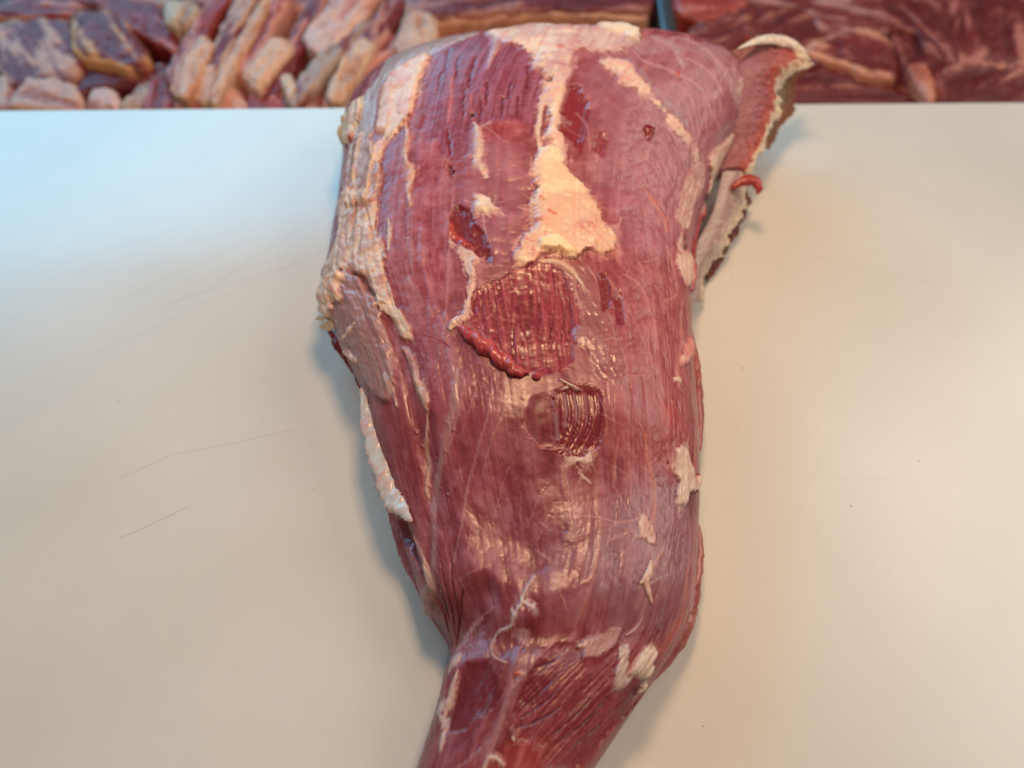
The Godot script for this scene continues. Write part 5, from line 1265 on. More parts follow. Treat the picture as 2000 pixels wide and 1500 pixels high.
func details(root: Node3D) -> void:
	cord(root, "twisted_strip", [V(-0.0358, 0.0919, 0.0132), V(-0.0301, 0.0924, 0.0192), V(-0.0234, 0.0929, 0.0260), V(-0.0152, 0.0931, 0.0346), V(-0.0061, 0.0933, 0.0427), V(0.0022, 0.0932, 0.0508), V(0.0113, 0.0930, 0.0521)], [2.6, 4.6, 5.0, 5.2, 5.4, 5.0, 2.4], 0.8, lin(170, 56, 62), lin(198, 88, 88), 0.34, 30.0, 2)
	cord(root, "flesh_knob", [V(0.0128, 0.0924, 0.0530), V(0.0157, 0.0922, 0.0538), V(0.0187, 0.0922, 0.0521)], [2, 3.2, 1.5], 0.8, lin(190, 80, 84), lin(170, 60, 66), 0.2, 0.0, 3)
	cord(root, "torn_membrane", [V(-0.0305, 0.0927, 0.0068), V(-0.0344, 0.0922, 0.0089), V(-0.0389, 0.0915, 0.0119), V(-0.0413, 0.0910, 0.0166)], [2.4, 3.4, 3.0, 1.6], 0.6, lin(232, 196, 172), lin(214, 160, 146), 0.35, 0.0, 4)
	cord(root, "tendon", [V(-0.1037, 0.0511, 0.0361), V(-0.0990, 0.0488, 0.0548), V(-0.0932, 0.0484, 0.0755), V(-0.0854, 0.0480, 0.0961), V(-0.0789, 0.0473, 0.1131), V(-0.0716, 0.0508, 0.1262), V(-0.0624, 0.0561, 0.1385)], [3, 5.0, 6.0, 6.2, 7.6, 7.4, 2.5], 0.38, lin(202, 206, 204), lin(202, 160, 150), 0.42, 0.0, 5)
	cord(root, "tendon", [V(-0.0914, 0.0399, 0.0895), V(-0.0899, 0.0372, 0.0950), V(-0.0854, 0.0387, 0.1079), V(-0.0811, 0.0396, 0.1195)], [1.6, 3.4, 3.2, 1.4], 0.6, lin(204, 170, 158), lin(190, 186, 184), 0.3, 0.0, 6)
	cord(root, "flesh_edge", [V(-0.0868, 0.0220, 0.0971), V(-0.0805, 0.0200, 0.1151), V(-0.0735, 0.0200, 0.1336), V(-0.0665, 0.0200, 0.1497), V(-0.0594, 0.0220, 0.1661), V(-0.0560, 0.0240, 0.1776)], [2.2, 3.4, 4.4, 4.6, 4.2, 1.5], 0.7, lin(186, 112, 110), lin(160, 84, 86), 0.3, 0.0, 7)
	cord(root, "fat_shard", [V(-0.1273, 0.0400, -0.0288), V(-0.1358, 0.0380, -0.0275), V(-0.1428, 0.0360, -0.0262)], [5, 4.5, 1.5], 0.5, lin(232, 216, 190), lin(220, 196, 164), 0.3, 0.0, 8)
	cord(root, "fat_shard", [V(-0.1303, 0.0420, -0.0349), V(-0.1392, 0.0400, -0.0335), V(-0.1458, 0.0380, -0.0322)], [4, 3.4, 1.0], 0.5, lin(214, 206, 184), lin(222, 200, 170), 0.3, 0.0, 9)
	cord(root, "fat_shard", [V(-0.1260, 0.0750, -0.2268), V(-0.1324, 0.0700, -0.2153), V(-0.1375, 0.0620, -0.2036), V(-0.1360, 0.0550, -0.1944)], [3.5, 5.5, 5.0, 2.0], 0.6, lin(226, 202, 160), lin(214, 170, 120), 0.4, 0.0, 10)
	cord(root, "flesh_edge", [V(-0.1395, 0.0220, -0.0365), V(-0.1297, 0.0200, -0.0209), V(-0.1174, 0.0200, -0.0042), V(-0.1101, 0.0200, 0.0174)], [2, 4, 4, 2], 0.6, lin(150, 44, 44), lin(120, 36, 40), 0.4, 0.0, 11)
	sheet(root, "meat_flap", [V(0.1728, 0.0908, -0.2813), V(0.1838, 0.0840, -0.2822), V(0.1890, 0.0829, -0.2744), V(0.1896, 0.0826, -0.2589), V(0.1909, 0.0770, -0.2464), V(0.1904, 0.0684, -0.2357), V(0.1855, 0.0569, -0.2203), V(0.1801, 0.0423, -0.2091), V(0.1692, 0.0363, -0.1873)], [V(0.2053, 0.0940, -0.2817), V(0.2355, 0.0900, -0.2817), V(0.2542, 0.0780, -0.2720), V(0.2348, 0.0760, -0.2640), V(0.2259, 0.0660, -0.2581), V(0.2264, 0.0540, -0.2452), V(0.2181, 0.0450, -0.2226), V(0.2074, 0.0400, -0.2009), V(0.1959, 0.0360, -0.1858)], V(0.0040, 0.0060, 0.0000), 0.011, [lin(156, 98, 108), lin(160, 106, 114), lin(158, 100, 108), lin(154, 92, 100), lin(160, 86, 90), lin(176, 84, 76), lin(184, 92, 80), lin(222, 198, 174), lin(230, 212, 190)], 0.2, 12)
	sheet(root, "flap_underside", [V(0.2511, 0.0620, -0.3008), V(0.2355, 0.0500, -0.2831), V(0.2284, 0.0420, -0.2626), V(0.2193, 0.0360, -0.2402), V(0.2084, 0.0320, -0.2193)], [V(0.2591, 0.0600, -0.2924), V(0.2498, 0.0450, -0.2859), V(0.2494, 0.0340, -0.2721), V(0.2411, 0.0280, -0.2558), V(0.2208, 0.0260, -0.2227)], V(0.0000, 0.0020, 0.0000), 0.003, [lin(150, 118, 78), lin(132, 98, 62), lin(140, 92, 60), lin(146, 84, 62)], 0.35, 13)
	sheet(root, "membrane_sheet", [V(0.1712, 0.0500, -0.1731), V(0.1652, 0.0460, -0.1514), V(0.1576, 0.0420, -0.1302), V(0.1458, 0.0400, -0.1077), V(0.1387, 0.0360, -0.0800), V(0.1347, 0.0300, -0.0548)], [V(0.1961, 0.0360, -0.1816), V(0.1921, 0.0280, -0.1644), V(0.1848, 0.0220, -0.1450), V(0.1763, 0.0160, -0.1215), V(0.1578, 0.0140, -0.1026), V(0.1522, 0.0080, -0.0730)], V(0.0000, 0.0040, 0.0000), 0.004, [lin(168, 140, 138), lin(190, 168, 162), lin(176, 142, 140), lin(202, 178, 166), lin(226, 204, 178)], 0.3, 14)
	sheet(root, "dark_scrap", [V(0.1908, 0.0180, -0.1970), V(0.1816, 0.0160, -0.1632), V(0.1705, 0.0120, -0.1328), V(0.1552, 0.0080, -0.1034)], [V(0.2027, 0.0130, -0.1779), V(0.1910, 0.0100, -0.1538), V(0.1754, 0.0070, -0.1205), V(0.1579, 0.0040, -0.0950)], V(0.0000, 0.0030, 0.0000), 0.004, [lin(96, 44, 38), lin(100, 40, 38), lin(112, 52, 44)], 0.3, 15)
	cord(root, "fat_rim", [V(0.1851, 0.0980, -0.2645), V(0.1984, 0.0970, -0.2737), V(0.2135, 0.0950, -0.2804), V(0.2294, 0.0920, -0.2817), V(0.2418, 0.0870, -0.2790), V(0.2519, 0.0800, -0.2721)], [1.5, 3.2, 4.2, 4.4, 3.8, 1.6], 0.6, lin(228, 220, 200), lin(206, 186, 176), 0.45, 0.0, 23)
	cord(root, "flesh_curl", [V(0.1767, 0.0460, -0.1582), V(0.1870, 0.0480, -0.1642), V(0.1953, 0.0480, -0.1642), V(0.1992, 0.0460, -0.1593), V(0.1975, 0.0430, -0.1543)], [3.5, 4.6, 4.6, 4.0, 1.8], 0.85, lin(176, 66, 60), lin(160, 54, 52), 0.25, 0.0, 16)
	cord(root, "sinew_strand", [V(0.0826, 0.0682, 0.1689), V(0.0809, 0.0681, 0.1766), V(0.0786, 0.0681, 0.1818), V(0.0802, 0.0659, 0.1888), V(0.0819, 0.0632, 0.1940)], [1.5, 2.6, 1.8, 1.6, 1.2], 0.7, lin(222, 190, 170), lin(206, 164, 150), 0.3, 0.0, 17)
	cord(root, "sinew_strand", [V(0.0808, 0.0680, 0.1775), V(0.0774, 0.0686, 0.1814), V(0.0746, 0.0689, 0.1840)], [2.2, 1.6, 0.9], 0.7, lin(220, 186, 168), lin(206, 164, 150), 0.3, 0.0, 18)
	cord(root, "blood_clot", [V(0.0998, 0.1009, -0.1686), V(0.1034, 0.0990, -0.1665), V(0.1042, 0.0978, -0.1622), V(0.1031, 0.0974, -0.1579)], [3.0, 4.4, 3.6, 1.6], 0.45, lin(140, 8, 18), lin(104, 4, 14), 0.3, 0.0, 19)
	cord(root, "blood_clot", [V(0.1034, 0.0993, -0.1682), V(0.1070, 0.0981, -0.1695), V(0.1103, 0.0971, -0.1716)], [3.0, 2.4, 0.8], 0.5, lin(140, 8, 18), lin(110, 4, 14), 0.3, 0.0, 20)
	cord(root, "flesh_edge", [V(0.1194, 0.0260, 0.1180), V(0.1218, 0.0220, 0.1327), V(0.1184, 0.0200, 0.1550), V(0.1119, 0.0200, 0.1789), V(0.1049, 0.0200, 0.1973), V(0.0926, 0.0200, 0.2144), V(0.0782, 0.0210, 0.2331)], [2, 4, 5.5, 6, 6.5, 6, 2], 0.8, lin(150, 76, 72), lin(176, 110, 102), 0.18, 0.0, 21)
	cord(root, "flesh_edge", [V(0.1337, 0.0300, -0.0306), V(0.1344, 0.0240, -0.0069), V(0.1330, 0.0240, 0.0200), V(0.1317, 0.0240, 0.0458), V(0.1304, 0.0240, 0.0705)], [1.5, 4, 4.5, 4.5, 2], 0.8, lin(144, 70, 68), lin(166, 92, 86), 0.2, 0.0, 22)

# ==================================================================== the meat behind the board
# a piece of cut meat: outline (x, z), top height, foot height, lean and fat colours, width of the fat rim, share of fat inside
func piece(called: String, label: String, category: String, group: String, p: Array, top: float, foot: float, lean: Color, fat: Color, rim: float, marble: float, sd: int, parent: Node = null, tilt := 0.0) -> MeshInstance3D:
	var pts := []
	for k in range(0, p.size(), 2): pts.append(Vector2(p[k], p[k + 1]))
	var round_pts := catmull(pts, true, 8)
	var raw := pts
	pts = []
	for i in round_pts.size():
		var straight: Vector2 = raw[i / 8].lerp(raw[(i / 8 + 1) % raw.size()], (i % 8) / 8.0)
		var o: Vector2 = (round_pts[i] as Vector2).lerp(straight, 0.45)
		pts.append(o + Vector2(wob.get_noise_3d(o.x * 90, o.y * 90, sd * 4.0), wob.get_noise_3d(o.x * 90, o.y * 90, sd * 4.0 + 50.0)) * 0.0035)
	var mid := Vector2.ZERO
	for q in pts: mid += q
	mid /= pts.size()
	var n := pts.size()
	var R := 16
	var v := PackedVector3Array()
	var c := PackedColorArray()
	var idx := PackedInt32Array()
	# the grain runs along the longer axis of the piece
	var sxx := 0.0
	var sxy := 0.0
	var syy := 0.0
	for q in pts:
		var d: Vector2 = q - mid
		sxx += d.x * d.x
		sxy += d.x * d.y
		syy += d.y * d.y
	var along := Vector2.from_angle(0.5 * atan2(2.0 * sxy, sxx - syy) + wob.get_noise_1d(sd * 13.7) * 0.5)
	var face := Vector2.from_angle(sd * 2.4)
	var dom := minf(0.006, (top - foot) * 0.4)
	for r in R + 4:
		var f := minf(float(r) / R, 1.0)
		for i in n:
			var q: Vector2 = mid + (pts[i] - mid) * (f if r <= R else [1.02, 1.0, 0.94][mini(r - R - 1, 2)])
			var y := top - dom * f ** 7
			if r > R: y = lerpf(top - dom, foot, [0.35, 0.8, 1.0][mini(r - R - 1, 2)])
			var X := q.x * along.x + q.y * along.y
			var Y := -q.x * along.y + q.y * along.x
			var a := wob.get_noise_3d(X * 8 + sd * 3.1, Y * 55, y * 20) * 1.25
			var b := wob.get_noise_3d(q.x * 120, q.y * 120 + sd * 2.3, y * 120)
			var e := wob.get_noise_3d(q.x * 45 + sd * 7.7, q.y * 45, y * 45)
			y += (e * 0.003 + a * 0.0025 + b * 0.0012 + tilt * (q.y - mid.y)) * (1.0 if r <= R + 1 else 0.3)
			if r == R + 3: y = foot
			v.append(Vector3(q.x - mid.x, y - foot, q.y - mid.y))
			var k := smoothstep(1.0 - rim - 0.06, 1.0 - rim + 0.06, f + a * 0.10 + b * 0.06) * smoothstep(-0.15, 0.35, (q - mid).normalized().dot(face) + b * 0.3) if rim > 0.0 else 0.0
			k = maxf(k, 0.85 * smoothstep(1.0 - marble - 0.22, 1.0 - marble + 0.18, 0.5 + a * 1.0 + e * 0.35 + b * 0.15))
			var g := 1.0 + 0.3 * b + 0.45 * a + 0.3 * e
			c.append((lean * g).lerp(fat * (1.0 + 0.25 * b + 0.15 * e), k))
	var up := turned_up(pts)
	for r in R + 3:
		for i in n:
			var p0 := r * n + i
			var p1 := r * n + (i + 1) % n
			if not up: idx.append_array([p0, p1, p0 + n, p1, p1 + n, p0 + n])
			else: idx.append_array([p0, p0 + n, p1, p1, p0 + n, p1 + n])
	for k in c.size(): c[k].a = 1.0
	var o := put(arrays_mesh(v, smooth(v, idx), idx, c), numbered(called) if parent == null else called, cut_mat, self if parent == null else parent)
	o.position = Vector3(mid.x, foot, mid.y) - (Vector3.ZERO if parent == null else (parent as Node3D).position)
	if parent == null: tag(o, label, category, group)
	return o

func turned_up(pts: Array) -> bool:
	var s := 0.0
	for i in pts.size():
		var a: Vector2 = pts[i]
		var b: Vector2 = pts[(i + 1) % pts.size()]
		s += a.x * b.y - b.x * a.y
	return s > 0.0

func make_background() -> void:
	piece("meat_chunk", "dark red meat chunk with a slanting yellow fat stripe", "meat", "chunks heaped in the left tray", [-0.4797, -0.5138, -0.4305, -0.5086, -0.3968, -0.4632, -0.3771, -0.4294, -0.3852, -0.4107, -0.4129, -0.4200, -0.4604, -0.4389], -0.035, -0.104, lin(129, 43, 45), lin(230, 170, 116), 0.16, 0.36, 1, null, 0.0)
	piece("meat_chunk", "long red meat chunk lying against the pale bone stub", "meat", "chunks heaped in the left tray", [-0.4682, -0.5436, -0.3945, -0.5351, -0.3734, -0.4955, -0.3507, -0.4605, -0.3568, -0.4440, -0.3857, -0.4634, -0.4189, -0.4854, -0.4457, -0.5099], -0.04, -0.104, lin(135, 45, 47), lin(197, 126, 120), 0.12, 0.2, 2, null, 0.0)
	piece("meat_chunk", "dark red wet meat chunk below the yellow-striped chunk", "meat", "chunks heaped in the left tray", [-0.4751, -0.4635, -0.4196, -0.4421, -0.3905, -0.4373, -0.3630, -0.4401, -0.3503, -0.4136, -0.3665, -0.3970, -0.3982, -0.4025, -0.4569, -0.3934], -0.05, -0.104, lin(103, 28, 31), lin(156, 87, 78), 0.0, 0.22, 3, null, 0.0)
	piece("meat_chunk", "salmon red rib strip leaning beside the bone stub", "meat", "chunks heaped in the left tray", [-0.3402, -0.3864, -0.3283, -0.4317, -0.3149, -0.4998, -0.3068, -0.5557, -0.3221, -0.5689, -0.3365, -0.5174, -0.3493, -0.4480, -0.3571, -0.3991], -0.034, -0.104, lin(164, 60, 57), lin(214, 155, 141), 0.35, 0.35, 4, null, 0.0)
	piece("meat_chunk", "cream fat strip at the foot of the salmon rib strip", "meat", "chunks heaped in the left tray", [-0.3245, -0.3603, -0.3178, -0.3842, -0.3127, -0.4191, -0.3117, -0.4476, -0.3290, -0.4613, -0.3380, -0.4371, -0.3418, -0.4006, -0.3437, -0.3744], -0.03, -0.104, lin(212, 144, 114), lin(224, 182, 157), 0.2, 0.5, 5, null, 0.0)
	piece("meat_chunk", "long dark red rib strip with one pale fat edge", "meat", "chunks heaped in the left tray", [-0.3078, -0.3631, -0.2974, -0.4165, -0.2860, -0.4955, -0.2790, -0.5610, -0.2956, -0.5742, -0.3090, -0.5120, -0.3187, -0.4306, -0.3251, -0.3737], -0.036, -0.104, lin(129, 42, 44), lin(216, 172, 150), 0.45, 0.3, 6, null, 0.0)
	piece("meat_chunk", "thin cream fat strip running between two red ribs", "meat", "chunks heaped in the left tray", [-0.2947, -0.3529, -0.2837, -0.4001, -0.2694, -0.4686, -0.2600, -0.5258, -0.2686, -0.5321, -0.2822, -0.4785, -0.2955, -0.4093, -0.3041, -0.3598], -0.03, -0.104, lin(210, 147, 117), lin(222, 184, 159), 0.2, 0.5, 7, null, 0.0)
	piece("meat_chunk", "salmon bone strip with a dark marrow hole", "meat", "chunks heaped in the left tray", [-0.2745, -0.4013, -0.2619, -0.4378, -0.2493, -0.4940, -0.2420, -0.5410, -0.2642, -0.5604, -0.2799, -0.5208, -0.2910, -0.4620, -0.2981, -0.4198], -0.034, -0.104, lin(189, 89, 74), lin(216, 151, 135), 0.3, 0.35, 8, null, 0.0)
	piece("meat_chunk", "cream fat block with an orange tinge under the marrow bone", "meat", "chunks heaped in the left tray", [-0.2562, -0.3738, -0.2450, -0.3899, -0.2337, -0.4166, -0.2269, -0.4393, -0.2433, -0.4606, -0.2571, -0.4450, -0.2675, -0.4166, -0.2750, -0.3954], -0.029, -0.104, lin(220, 147, 110), lin(224, 184, 159), 0.2, 0.5, 9, null, 0.0)
	piece("meat_chunk", "dark red rib strip between marrow bone and pink block", "meat", "chunks heaped in the left tray", [-0.2379, -0.3650, -0.2250, -0.4167, -0.2100, -0.4927, -0.1997, -0.5568, -0.2153, -0.5678, -0.2311, -0.5091, -0.2446, -0.4308, -0.2536, -0.3756], -0.036, -0.104, lin(123, 38, 41), lin(203, 135, 124), 0.35, 0.25, 10, null, 0.0)
	piece("meat_chunk", "broad pinkish white block of fat and bone", "meat", "chunks heaped in the left tray", [-0.1937, -0.4238, -0.1754, -0.4535, -0.1546, -0.5004, -0.1426, -0.5423, -0.1675, -0.5750, -0.1909, -0.5455, -0.2098, -0.4953, -0.2223, -0.4583], -0.031, -0.104, lin(212, 129, 109), lin(224, 182, 167), 0.4, 0.5, 11, null, 0.0)
	piece("meat_chunk", "grey-white gristly rib strip", "meat", "chunks heaped in the left tray", [-0.2154, -0.3494, -0.1957, -0.3865, -0.1711, -0.4404, -0.1535, -0.4867, -0.1664, -0.5030, -0.1902, -0.4637, -0.2138, -0.4075, -0.2306, -0.3669], -0.033, -0.104, lin(138, 58, 56), lin(183, 161, 146), 0.5, 0.48, 12, null, 0.0)
	piece("meat_chunk", "cream fat strip beside the black gap", "meat", "chunks heaped in the left tray", [-0.1724, -0.3540, -0.1612, -0.3778, -0.1495, -0.4142, -0.1423, -0.4445, -0.1570, -0.4581, -0.1702, -0.4340, -0.1814, -0.3958, -0.1891, -0.3680], -0.03, -0.104, lin(212, 152, 115), lin(220, 186, 159), 0.3, 0.45, 13, null, 0.0)
	piece("meat_chunk", "dark red rib strip ending at the knuckle of bone", "meat", "chunks heaped in the left tray", [-0.1590, -0.4099, -0.1419, -0.4448, -0.1212, -0.4964, -0.1072, -0.5403, -0.1228, -0.5597, -0.1435, -0.5223, -0.1631, -0.4683, -0.1766, -0.4286], -0.034, -0.104, lin(127, 40, 42), lin(203, 145, 131), 0.4, 0.3, 14, null, 0.0)
	piece("meat_chunk", "whitish knuckle of bone beside the long chop", "meat", "chunks heaped in the left tray", [-0.1133, -0.5328, -0.0883, -0.5244, -0.0769, -0.4673, -0.0876, -0.4315, -0.1124, -0.4173, -0.1242, -0.4477, -0.1200, -0.4873], -0.033, -0.104, lin(201, 141, 115), lin(214, 182, 159), 0.2, 0.5, 15, null, 0.0)
	piece("meat_chunk", "pinkish red chunk with pale streaks behind the leg's fat edge", "meat", "chunks heaped in the left tray", [-0.1565, -0.4523, -0.1309, -0.4780, -0.1112, -0.4880, -0.1082, -0.4369, -0.1301, -0.3994, -0.1495, -0.3724, -0.1604, -0.3867], -0.042, -0.104, lin(166, 73, 66), lin(214, 155, 141), 0.14, 0.32, 16, null, 0.0)
	piece("meat_chunk", "small purple scrap beside the cream fat block", "meat", "chunks heaped in the left tray", [-0.2008, -0.4150, -0.1888, -0.4300, -0.1759, -0.4243, -0.1740, -0.4057, -0.1916, -0.3983], -0.05, -0.104, lin(125, 67, 74), lin(156, 116, 122), 0.0, 0.2, 17, null, 0.0)
	piece("meat_chunk", "pinkish white bone end against the board's far edge", "meat", "chunks heaped in the left tray", [-0.4321, -0.3646, -0.4335, -0.3942, -0.4174, -0.3978, -0.4017, -0.3824, -0.3982, -0.3620], -0.046, -0.104, lin(201, 126, 114), lin(224, 184, 174), 0.2, 0.5, 18, null, 0.0)
	piece("meat_chunk", "slanting grey fat strip against the board's far edge", "meat", "chunks heaped in the left tray", [-0.3984, -0.3591, -0.3842, -0.4022, -0.3663, -0.4041, -0.3747, -0.3591], -0.044, -0.104, lin(185, 132, 104), lin(193, 161, 139), 0.1, 0.5, 19, null, 0.0)
	piece("meat_chunk", "red chunk with a rounded edge next to the grey fat strip", "meat", "chunks heaped in the left tray", [-0.3766, -0.3589, -0.3721, -0.4109, -0.3567, -0.4127, -0.3387, -0.3589], -0.044, -0.104, lin(140, 52, 54), lin(183, 106, 103), 0.14, 0.2, 20, null, 0.0)
	piece("meat_chunk", "bright red chunk squeezed between board edge and cream block", "meat", "chunks heaped in the left tray", [-0.3456, -0.3618, -0.3449, -0.3976, -0.3147, -0.4050, -0.3010, -0.3618], -0.046, -0.104, lin(152, 48, 50), lin(197, 116, 109), 0.1, 0.25, 21, null, 0.0)
	piece("meat_chunk", "white and pink fat chunk touching the board's far edge", "meat", "chunks heaped in the left tray", [-0.3080, -0.3599, -0.3008, -0.3938, -0.2760, -0.3902, -0.2671, -0.3599], -0.044, -0.104, lin(212, 126, 110), lin(230, 186, 172), 0.1, 0.5, 22, null, 0.0)
	piece("meat_chunk", "round pink chunk with a pale rim at the board's far edge", "meat", "chunks heaped in the left tray", [-0.2708, -0.3566, -0.2619, -0.3993, -0.2440, -0.4103, -0.2263, -0.3865, -0.2195, -0.3566], -0.042, -0.104, lin(160, 63, 62), lin(214, 155, 141), 0.2, 0.15, 23, null, 0.0)
	piece("meat_chunk", "small white bone splinter standing beside the round pink chunk", "meat", "chunks heaped in the left tray", [-0.2387, -0.4003, -0.2274, -0.4059, -0.2179, -0.3831, -0.2178, -0.3592, -0.2284, -0.3680], -0.034, -0.104, lin(212, 162, 130), lin(214, 190, 169), 0.1, 0.5, 24, null, 0.0)
	piece("meat_chunk", "dull mauve chunk at the board's far edge", "meat", "chunks heaped in the left tray", [-0.2237, -0.3595, -0.2237, -0.3917, -0.1978, -0.4026, -0.1900, -0.3595], -0.044, -0.104, lin(146, 77, 72), lin(183, 141, 133), 0.12, 0.3, 25, null, 0.0)
	piece("meat_chunk", "pale pink chunk at the board's far edge", "meat", "chunks heaped in the left tray", [-0.1940, -0.3595, -0.1904, -0.3971, -0.1741, -0.3971, -0.1674, -0.3595], -0.044, -0.104, lin(193, 104, 89), lin(214, 159, 146), 0.1, 0.4, 26, null, 0.0)
	piece("meat_chunk", "small red chunk in the corner below the black gap", "meat", "chunks heaped in the left tray", [-0.1721, -0.3599, -0.1708, -0.3884, -0.1565, -0.3975, -0.1426, -0.3758, -0.1448, -0.3589], -0.044, -0.104, lin(146, 52, 50), lin(187, 106, 97), 0.1, 0.2, 27, null, 0.0)
	piece("meat_chunk", "dark red chunk at the tray's outer corner", "meat", "chunks heaped in the left tray", [-0.5709, -0.4839, -0.5289, -0.5146, -0.4746, -0.5043, -0.4469, -0.4445, -0.4594, -0.3975, -0.5198, -0.3975], -0.042, -0.104, lin(123, 40, 42), lin(214, 164, 141), 0.14, 0.3, 28, null, 0.0)
	piece("meat_chunk", "cream rib block at the tray's outer corner", "meat", "chunks heaped in the left tray", [-0.5113, -0.3612, -0.5078, -0.4108, -0.4655, -0.4127, -0.4398, -0.3834, -0.4366, -0.3589], -0.044, -0.104, lin(201, 126, 104), lin(218, 174, 154), 0.1, 0.45, 29, null, 0.0)
	piece("meat_chunk", "red strip at the back of the tray's outer corner", "meat", "chunks heaped in the left tray", [-0.5781, -0.5117, -0.5487, -0.5434, -0.4822, -0.5391, -0.4683, -0.5096, -0.5238, -0.5014], -0.04, -0.104, lin(144, 50, 50), lin(208, 145, 131), 0.2, 0.3, 30, null, 0.0)
	piece("meat_chunk", "pale grey chunk at the tray's front corner", "meat", "chunks heaped in the left tray", [-0.5397, -0.3612, -0.5500, -0.4135, -0.5224, -0.4135, -0.5029, -0.3612], -0.046, -0.104, lin(175, 109, 95), lin(203, 170, 156), 0.1, 0.4, 31, null, 0.0)
	piece("meat_chunk", "dull red chunk at the back of the heap behind the long red chunk", "meat", "chunks heaped in the left tray", [-0.5590, -0.5904, -0.4656, -0.5960, -0.4472, -0.5463, -0.5044, -0.5377, -0.5545, -0.5517], -0.052, -0.104, lin(121, 42, 42), lin(176, 116, 105), 0.1, 0.3, 32, null, 0.0)
	piece("meat_chunk", "pale gristly chunk at the back behind the bone stub", "meat", "chunks heaped in the left tray", [-0.4741, -0.5963, -0.3587, -0.5963, -0.3423, -0.5422, -0.4003, -0.5358, -0.4549, -0.5444], -0.052, -0.104, lin(154, 80, 69), lin(197, 155, 139), 0.1, 0.4, 33, null, 0.0)
	piece("meat_chunk", "red chunk at the back behind the long rib strip", "meat", "chunks heaped in the left tray", [-0.3692, -0.5963, -0.2776, -0.5963, -0.2639, -0.5465, -0.3147, -0.5337, -0.3524, -0.5422], -0.052, -0.104, lin(131, 47, 45), lin(197, 135, 122), 0.1, 0.3, 34, null, 0.0)
	piece("meat_chunk", "pink chunk at the back behind the broad pinkish block", "meat", "chunks heaped in the left tray", [-0.2879, -0.5963, -0.1691, -0.5963, -0.1647, -0.5444, -0.2294, -0.5337, -0.2767, -0.5423], -0.052, -0.104, lin(164, 80, 71), lin(208, 155, 141), 0.1, 0.35, 35, null, 0.0)
	piece("meat_chunk", "dark red chunk at the back beside the chop", "meat", "chunks heaped in the left tray", [-0.1797, -0.5975, -0.0948, -0.5975, -0.0914, -0.5264, -0.1364, -0.5159, -0.1710, -0.5391], -0.052, -0.104, lin(119, 40, 41), lin(183, 126, 112), 0.1, 0.25, 36, null, 0.0)
	piece("meat_chunk", "dark chunk at the back of the tray's outer corner", "meat", "chunks heaped in the left tray", [-0.6692, -0.5973, -0.5504, -0.5973, -0.5332, -0.5475, -0.5829, -0.5157, -0.6384, -0.5261], -0.052, -0.104, lin(115, 38, 39), lin(183, 126, 112), 0.1, 0.25, 37, null, 0.0)
	piece("bone_stub", "pale grey bone stub standing in the heap of chunks", "bone", "chunks heaped in the left tray", [-0.3818, -0.5153, -0.3465, -0.5215, -0.3382, -0.5008, -0.3450, -0.4765, -0.3675, -0.4765], -0.03, -0.104, lin(189, 146, 118), lin(203, 182, 159), 0.2, 0.5, 38, null, 0.0)
	var chop := Node3D.new()
	chop.name = "meat_chop"
	add_child(chop)
	chop.position = Vector3(0.05, -0.104, -0.5)
	tag(chop, "long flat chop with a tan fat rim lying behind the leg", "meat")
	piece("lean", "", "", "", [-0.1185, -0.5442, 0.1456, -0.5442, 0.1412, -0.5022, 0.0551, -0.5004, 0.0000, -0.4969, -0.0548, -0.4916, -0.1033, -0.4951], -0.03, -0.104, lin(116, 48, 56), lin(176, 120, 108), 0.05, 0.18, 61, chop)
	piece("fat_rim", "", "", "", [-0.1011, -0.5054, -0.0554, -0.5000, 0.0000, -0.5072, 0.0557, -0.5108, 0.1425, -0.5099, 0.1402, -0.4947, 0.0552, -0.4956, 0.0055, -0.4947, -0.0385, -0.4868, -0.0946, -0.4876], -0.036, -0.104, lin(196, 142, 114), lin(206, 156, 126), 0.0, 0.3, 62, chop)
	piece("lower_face", "", "", "", [-0.0964, -0.5044, -0.0392, -0.5017, 0.0056, -0.5098, 0.0562, -0.5107, 0.1450, -0.5098, 0.1449, -0.4796, 0.1363, -0.4538, -0.0923, -0.4454], -0.048, -0.104, lin(138, 74, 66), lin(170, 112, 96), 0.0, 0.25, 63, chop)
	piece("steak", "pinkish red steak end curling by the rail", "meat", "steaks laid in the right tray", [0.1704, -0.5444, 0.2603, -0.5444, 0.2501, -0.5075, 0.2100, -0.4922, 0.1830, -0.5003], -0.034, -0.104, lin(164, 60, 54), lin(197, 116, 105), 0.1, 0.25, 39, null, 0.0)
	piece("steak", "dark red scrap in the shadow of the rail", "meat", "steaks laid in the right tray", [0.1749, -0.5050, 0.1844, -0.5364, 0.2024, -0.5311, 0.1987, -0.4845, 0.1826, -0.4646], -0.06, -0.104, lin(107, 43, 42), lin(145, 87, 86), 0.1, 0.2, 40, null, 0.0)
	piece("steak", "large smooth dark red steak with a thin tan edge", "meat", "steaks laid in the right tray", [0.1743, -0.4341, 0.1842, -0.4710, 0.2036, -0.4931, 0.2386, -0.5189, 0.2832, -0.5242, 0.3278, -0.5137, 0.3403, -0.4780, 0.3242, -0.4246, 0.2638, -0.3968, 0.2048, -0.4060], -0.036, -0.104, lin(113, 40, 40), lin(176, 114, 95), 0.05, 0.06, 41, null, 0.0)
	piece("steak", "brownish red steak with pale marbling at the back", "meat", "steaks laid in the right tray", [0.2445, -0.5524, 0.4104, -0.5524, 0.4076, -0.4895, 0.3906, -0.4695, 0.3288, -0.4745, 0.3163, -0.5121, 0.2719, -0.5246], -0.038, -0.104, lin(127, 48, 48), lin(183, 135, 131), 0.06, 0.3, 42, null, 0.0)
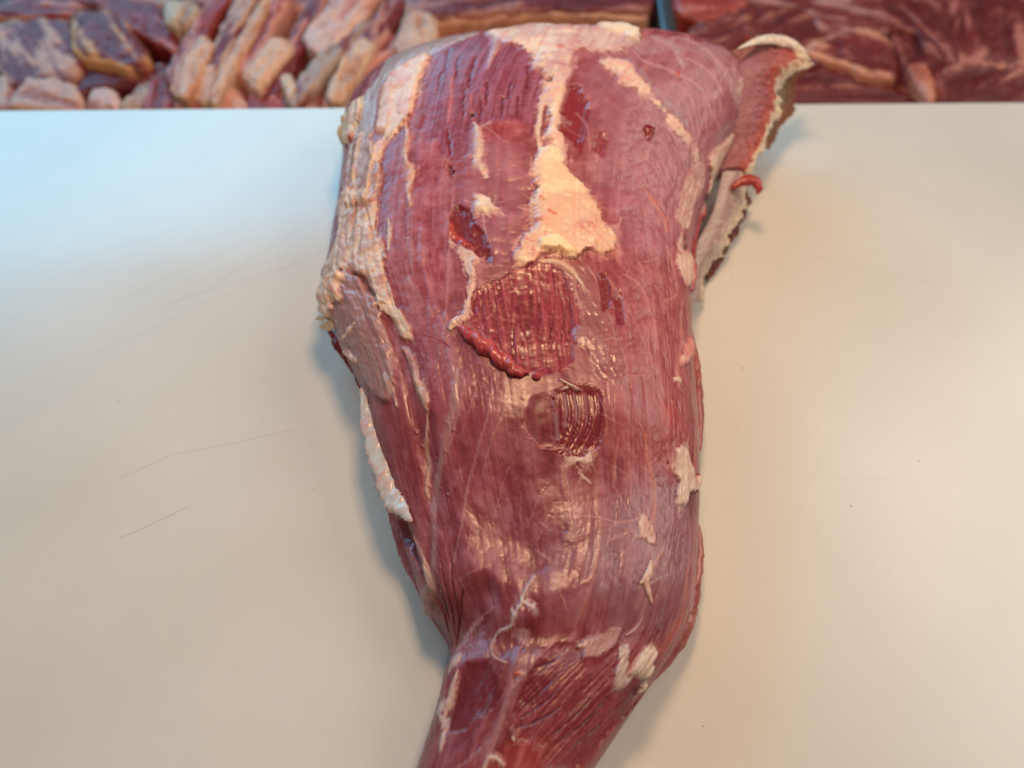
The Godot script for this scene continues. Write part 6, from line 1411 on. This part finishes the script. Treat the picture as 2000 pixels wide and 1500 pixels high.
	piece("steak", "steak slice framed by a thick cream fat band", "meat", "steaks laid in the right tray", [0.2978, -0.4370, 0.3109, -0.4563, 0.3471, -0.4701, 0.3876, -0.4841, 0.4031, -0.4466, 0.3940, -0.3959, 0.3688, -0.3959, 0.3375, -0.4200], -0.034, -0.104, lin(123, 40, 42), lin(214, 151, 125), 0.26, 0.12, 43, null, 0.0)
	piece("steak", "deep red steak at the tray's right side", "meat", "steaks laid in the right tray", [0.3944, -0.5585, 0.5051, -0.5585, 0.4701, -0.4266, 0.4392, -0.4457, 0.4338, -0.4751, 0.3958, -0.5035], -0.04, -0.104, lin(107, 33, 34), lin(166, 100, 92), 0.05, 0.18, 44, null, 0.0)
	piece("steak", "dark wet steak fold behind the fat knob", "meat", "steaks laid in the right tray", [0.3987, -0.4654, 0.4282, -0.4976, 0.4455, -0.4635, 0.4624, -0.4363, 0.4466, -0.3612, 0.4335, -0.3753, 0.4124, -0.3825, 0.3927, -0.4099], -0.046, -0.104, lin(100, 28, 30), lin(156, 87, 78), 0.05, 0.16, 45, null, 0.0)
	piece("steak", "big dark red steak slice along the board's far edge", "meat", "steaks laid in the right tray", [0.2471, -0.3589, 0.2726, -0.4084, 0.2943, -0.4443, 0.3229, -0.4443, 0.3761, -0.4084, 0.3971, -0.3882, 0.4286, -0.3597], -0.044, -0.104, lin(109, 36, 38), lin(178, 112, 97), 0.1, 0.06, 46, null, 0.0)
	piece("steak", "tan knob of fat at the end of the steak slices", "meat", "steaks laid in the right tray", [0.4094, -0.4211, 0.4274, -0.4248, 0.4308, -0.3754, 0.4177, -0.3560, 0.4093, -0.3897], -0.034, -0.104, lin(191, 107, 83), lin(203, 141, 118), 0.1, 0.4, 47, null, 0.0)
	piece("steak", "red steak beyond the fat knob at the tray's edge", "meat", "steaks laid in the right tray", [0.4853, -0.5605, 0.6040, -0.5605, 0.5652, -0.4378, 0.5103, -0.4189, 0.4615, -0.4378], -0.04, -0.104, lin(115, 36, 38), lin(197, 126, 112), 0.12, 0.16, 48, null, 0.0)
	piece("steak", "dark red steak corner beside the board's far edge", "meat", "steaks laid in the right tray", [0.4505, -0.4360, 0.5168, -0.4340, 0.5699, -0.4456, 0.5425, -0.3589, 0.4359, -0.3589], -0.044, -0.104, lin(109, 35, 36), lin(193, 126, 109), 0.12, 0.14, 49, null, 0.0)
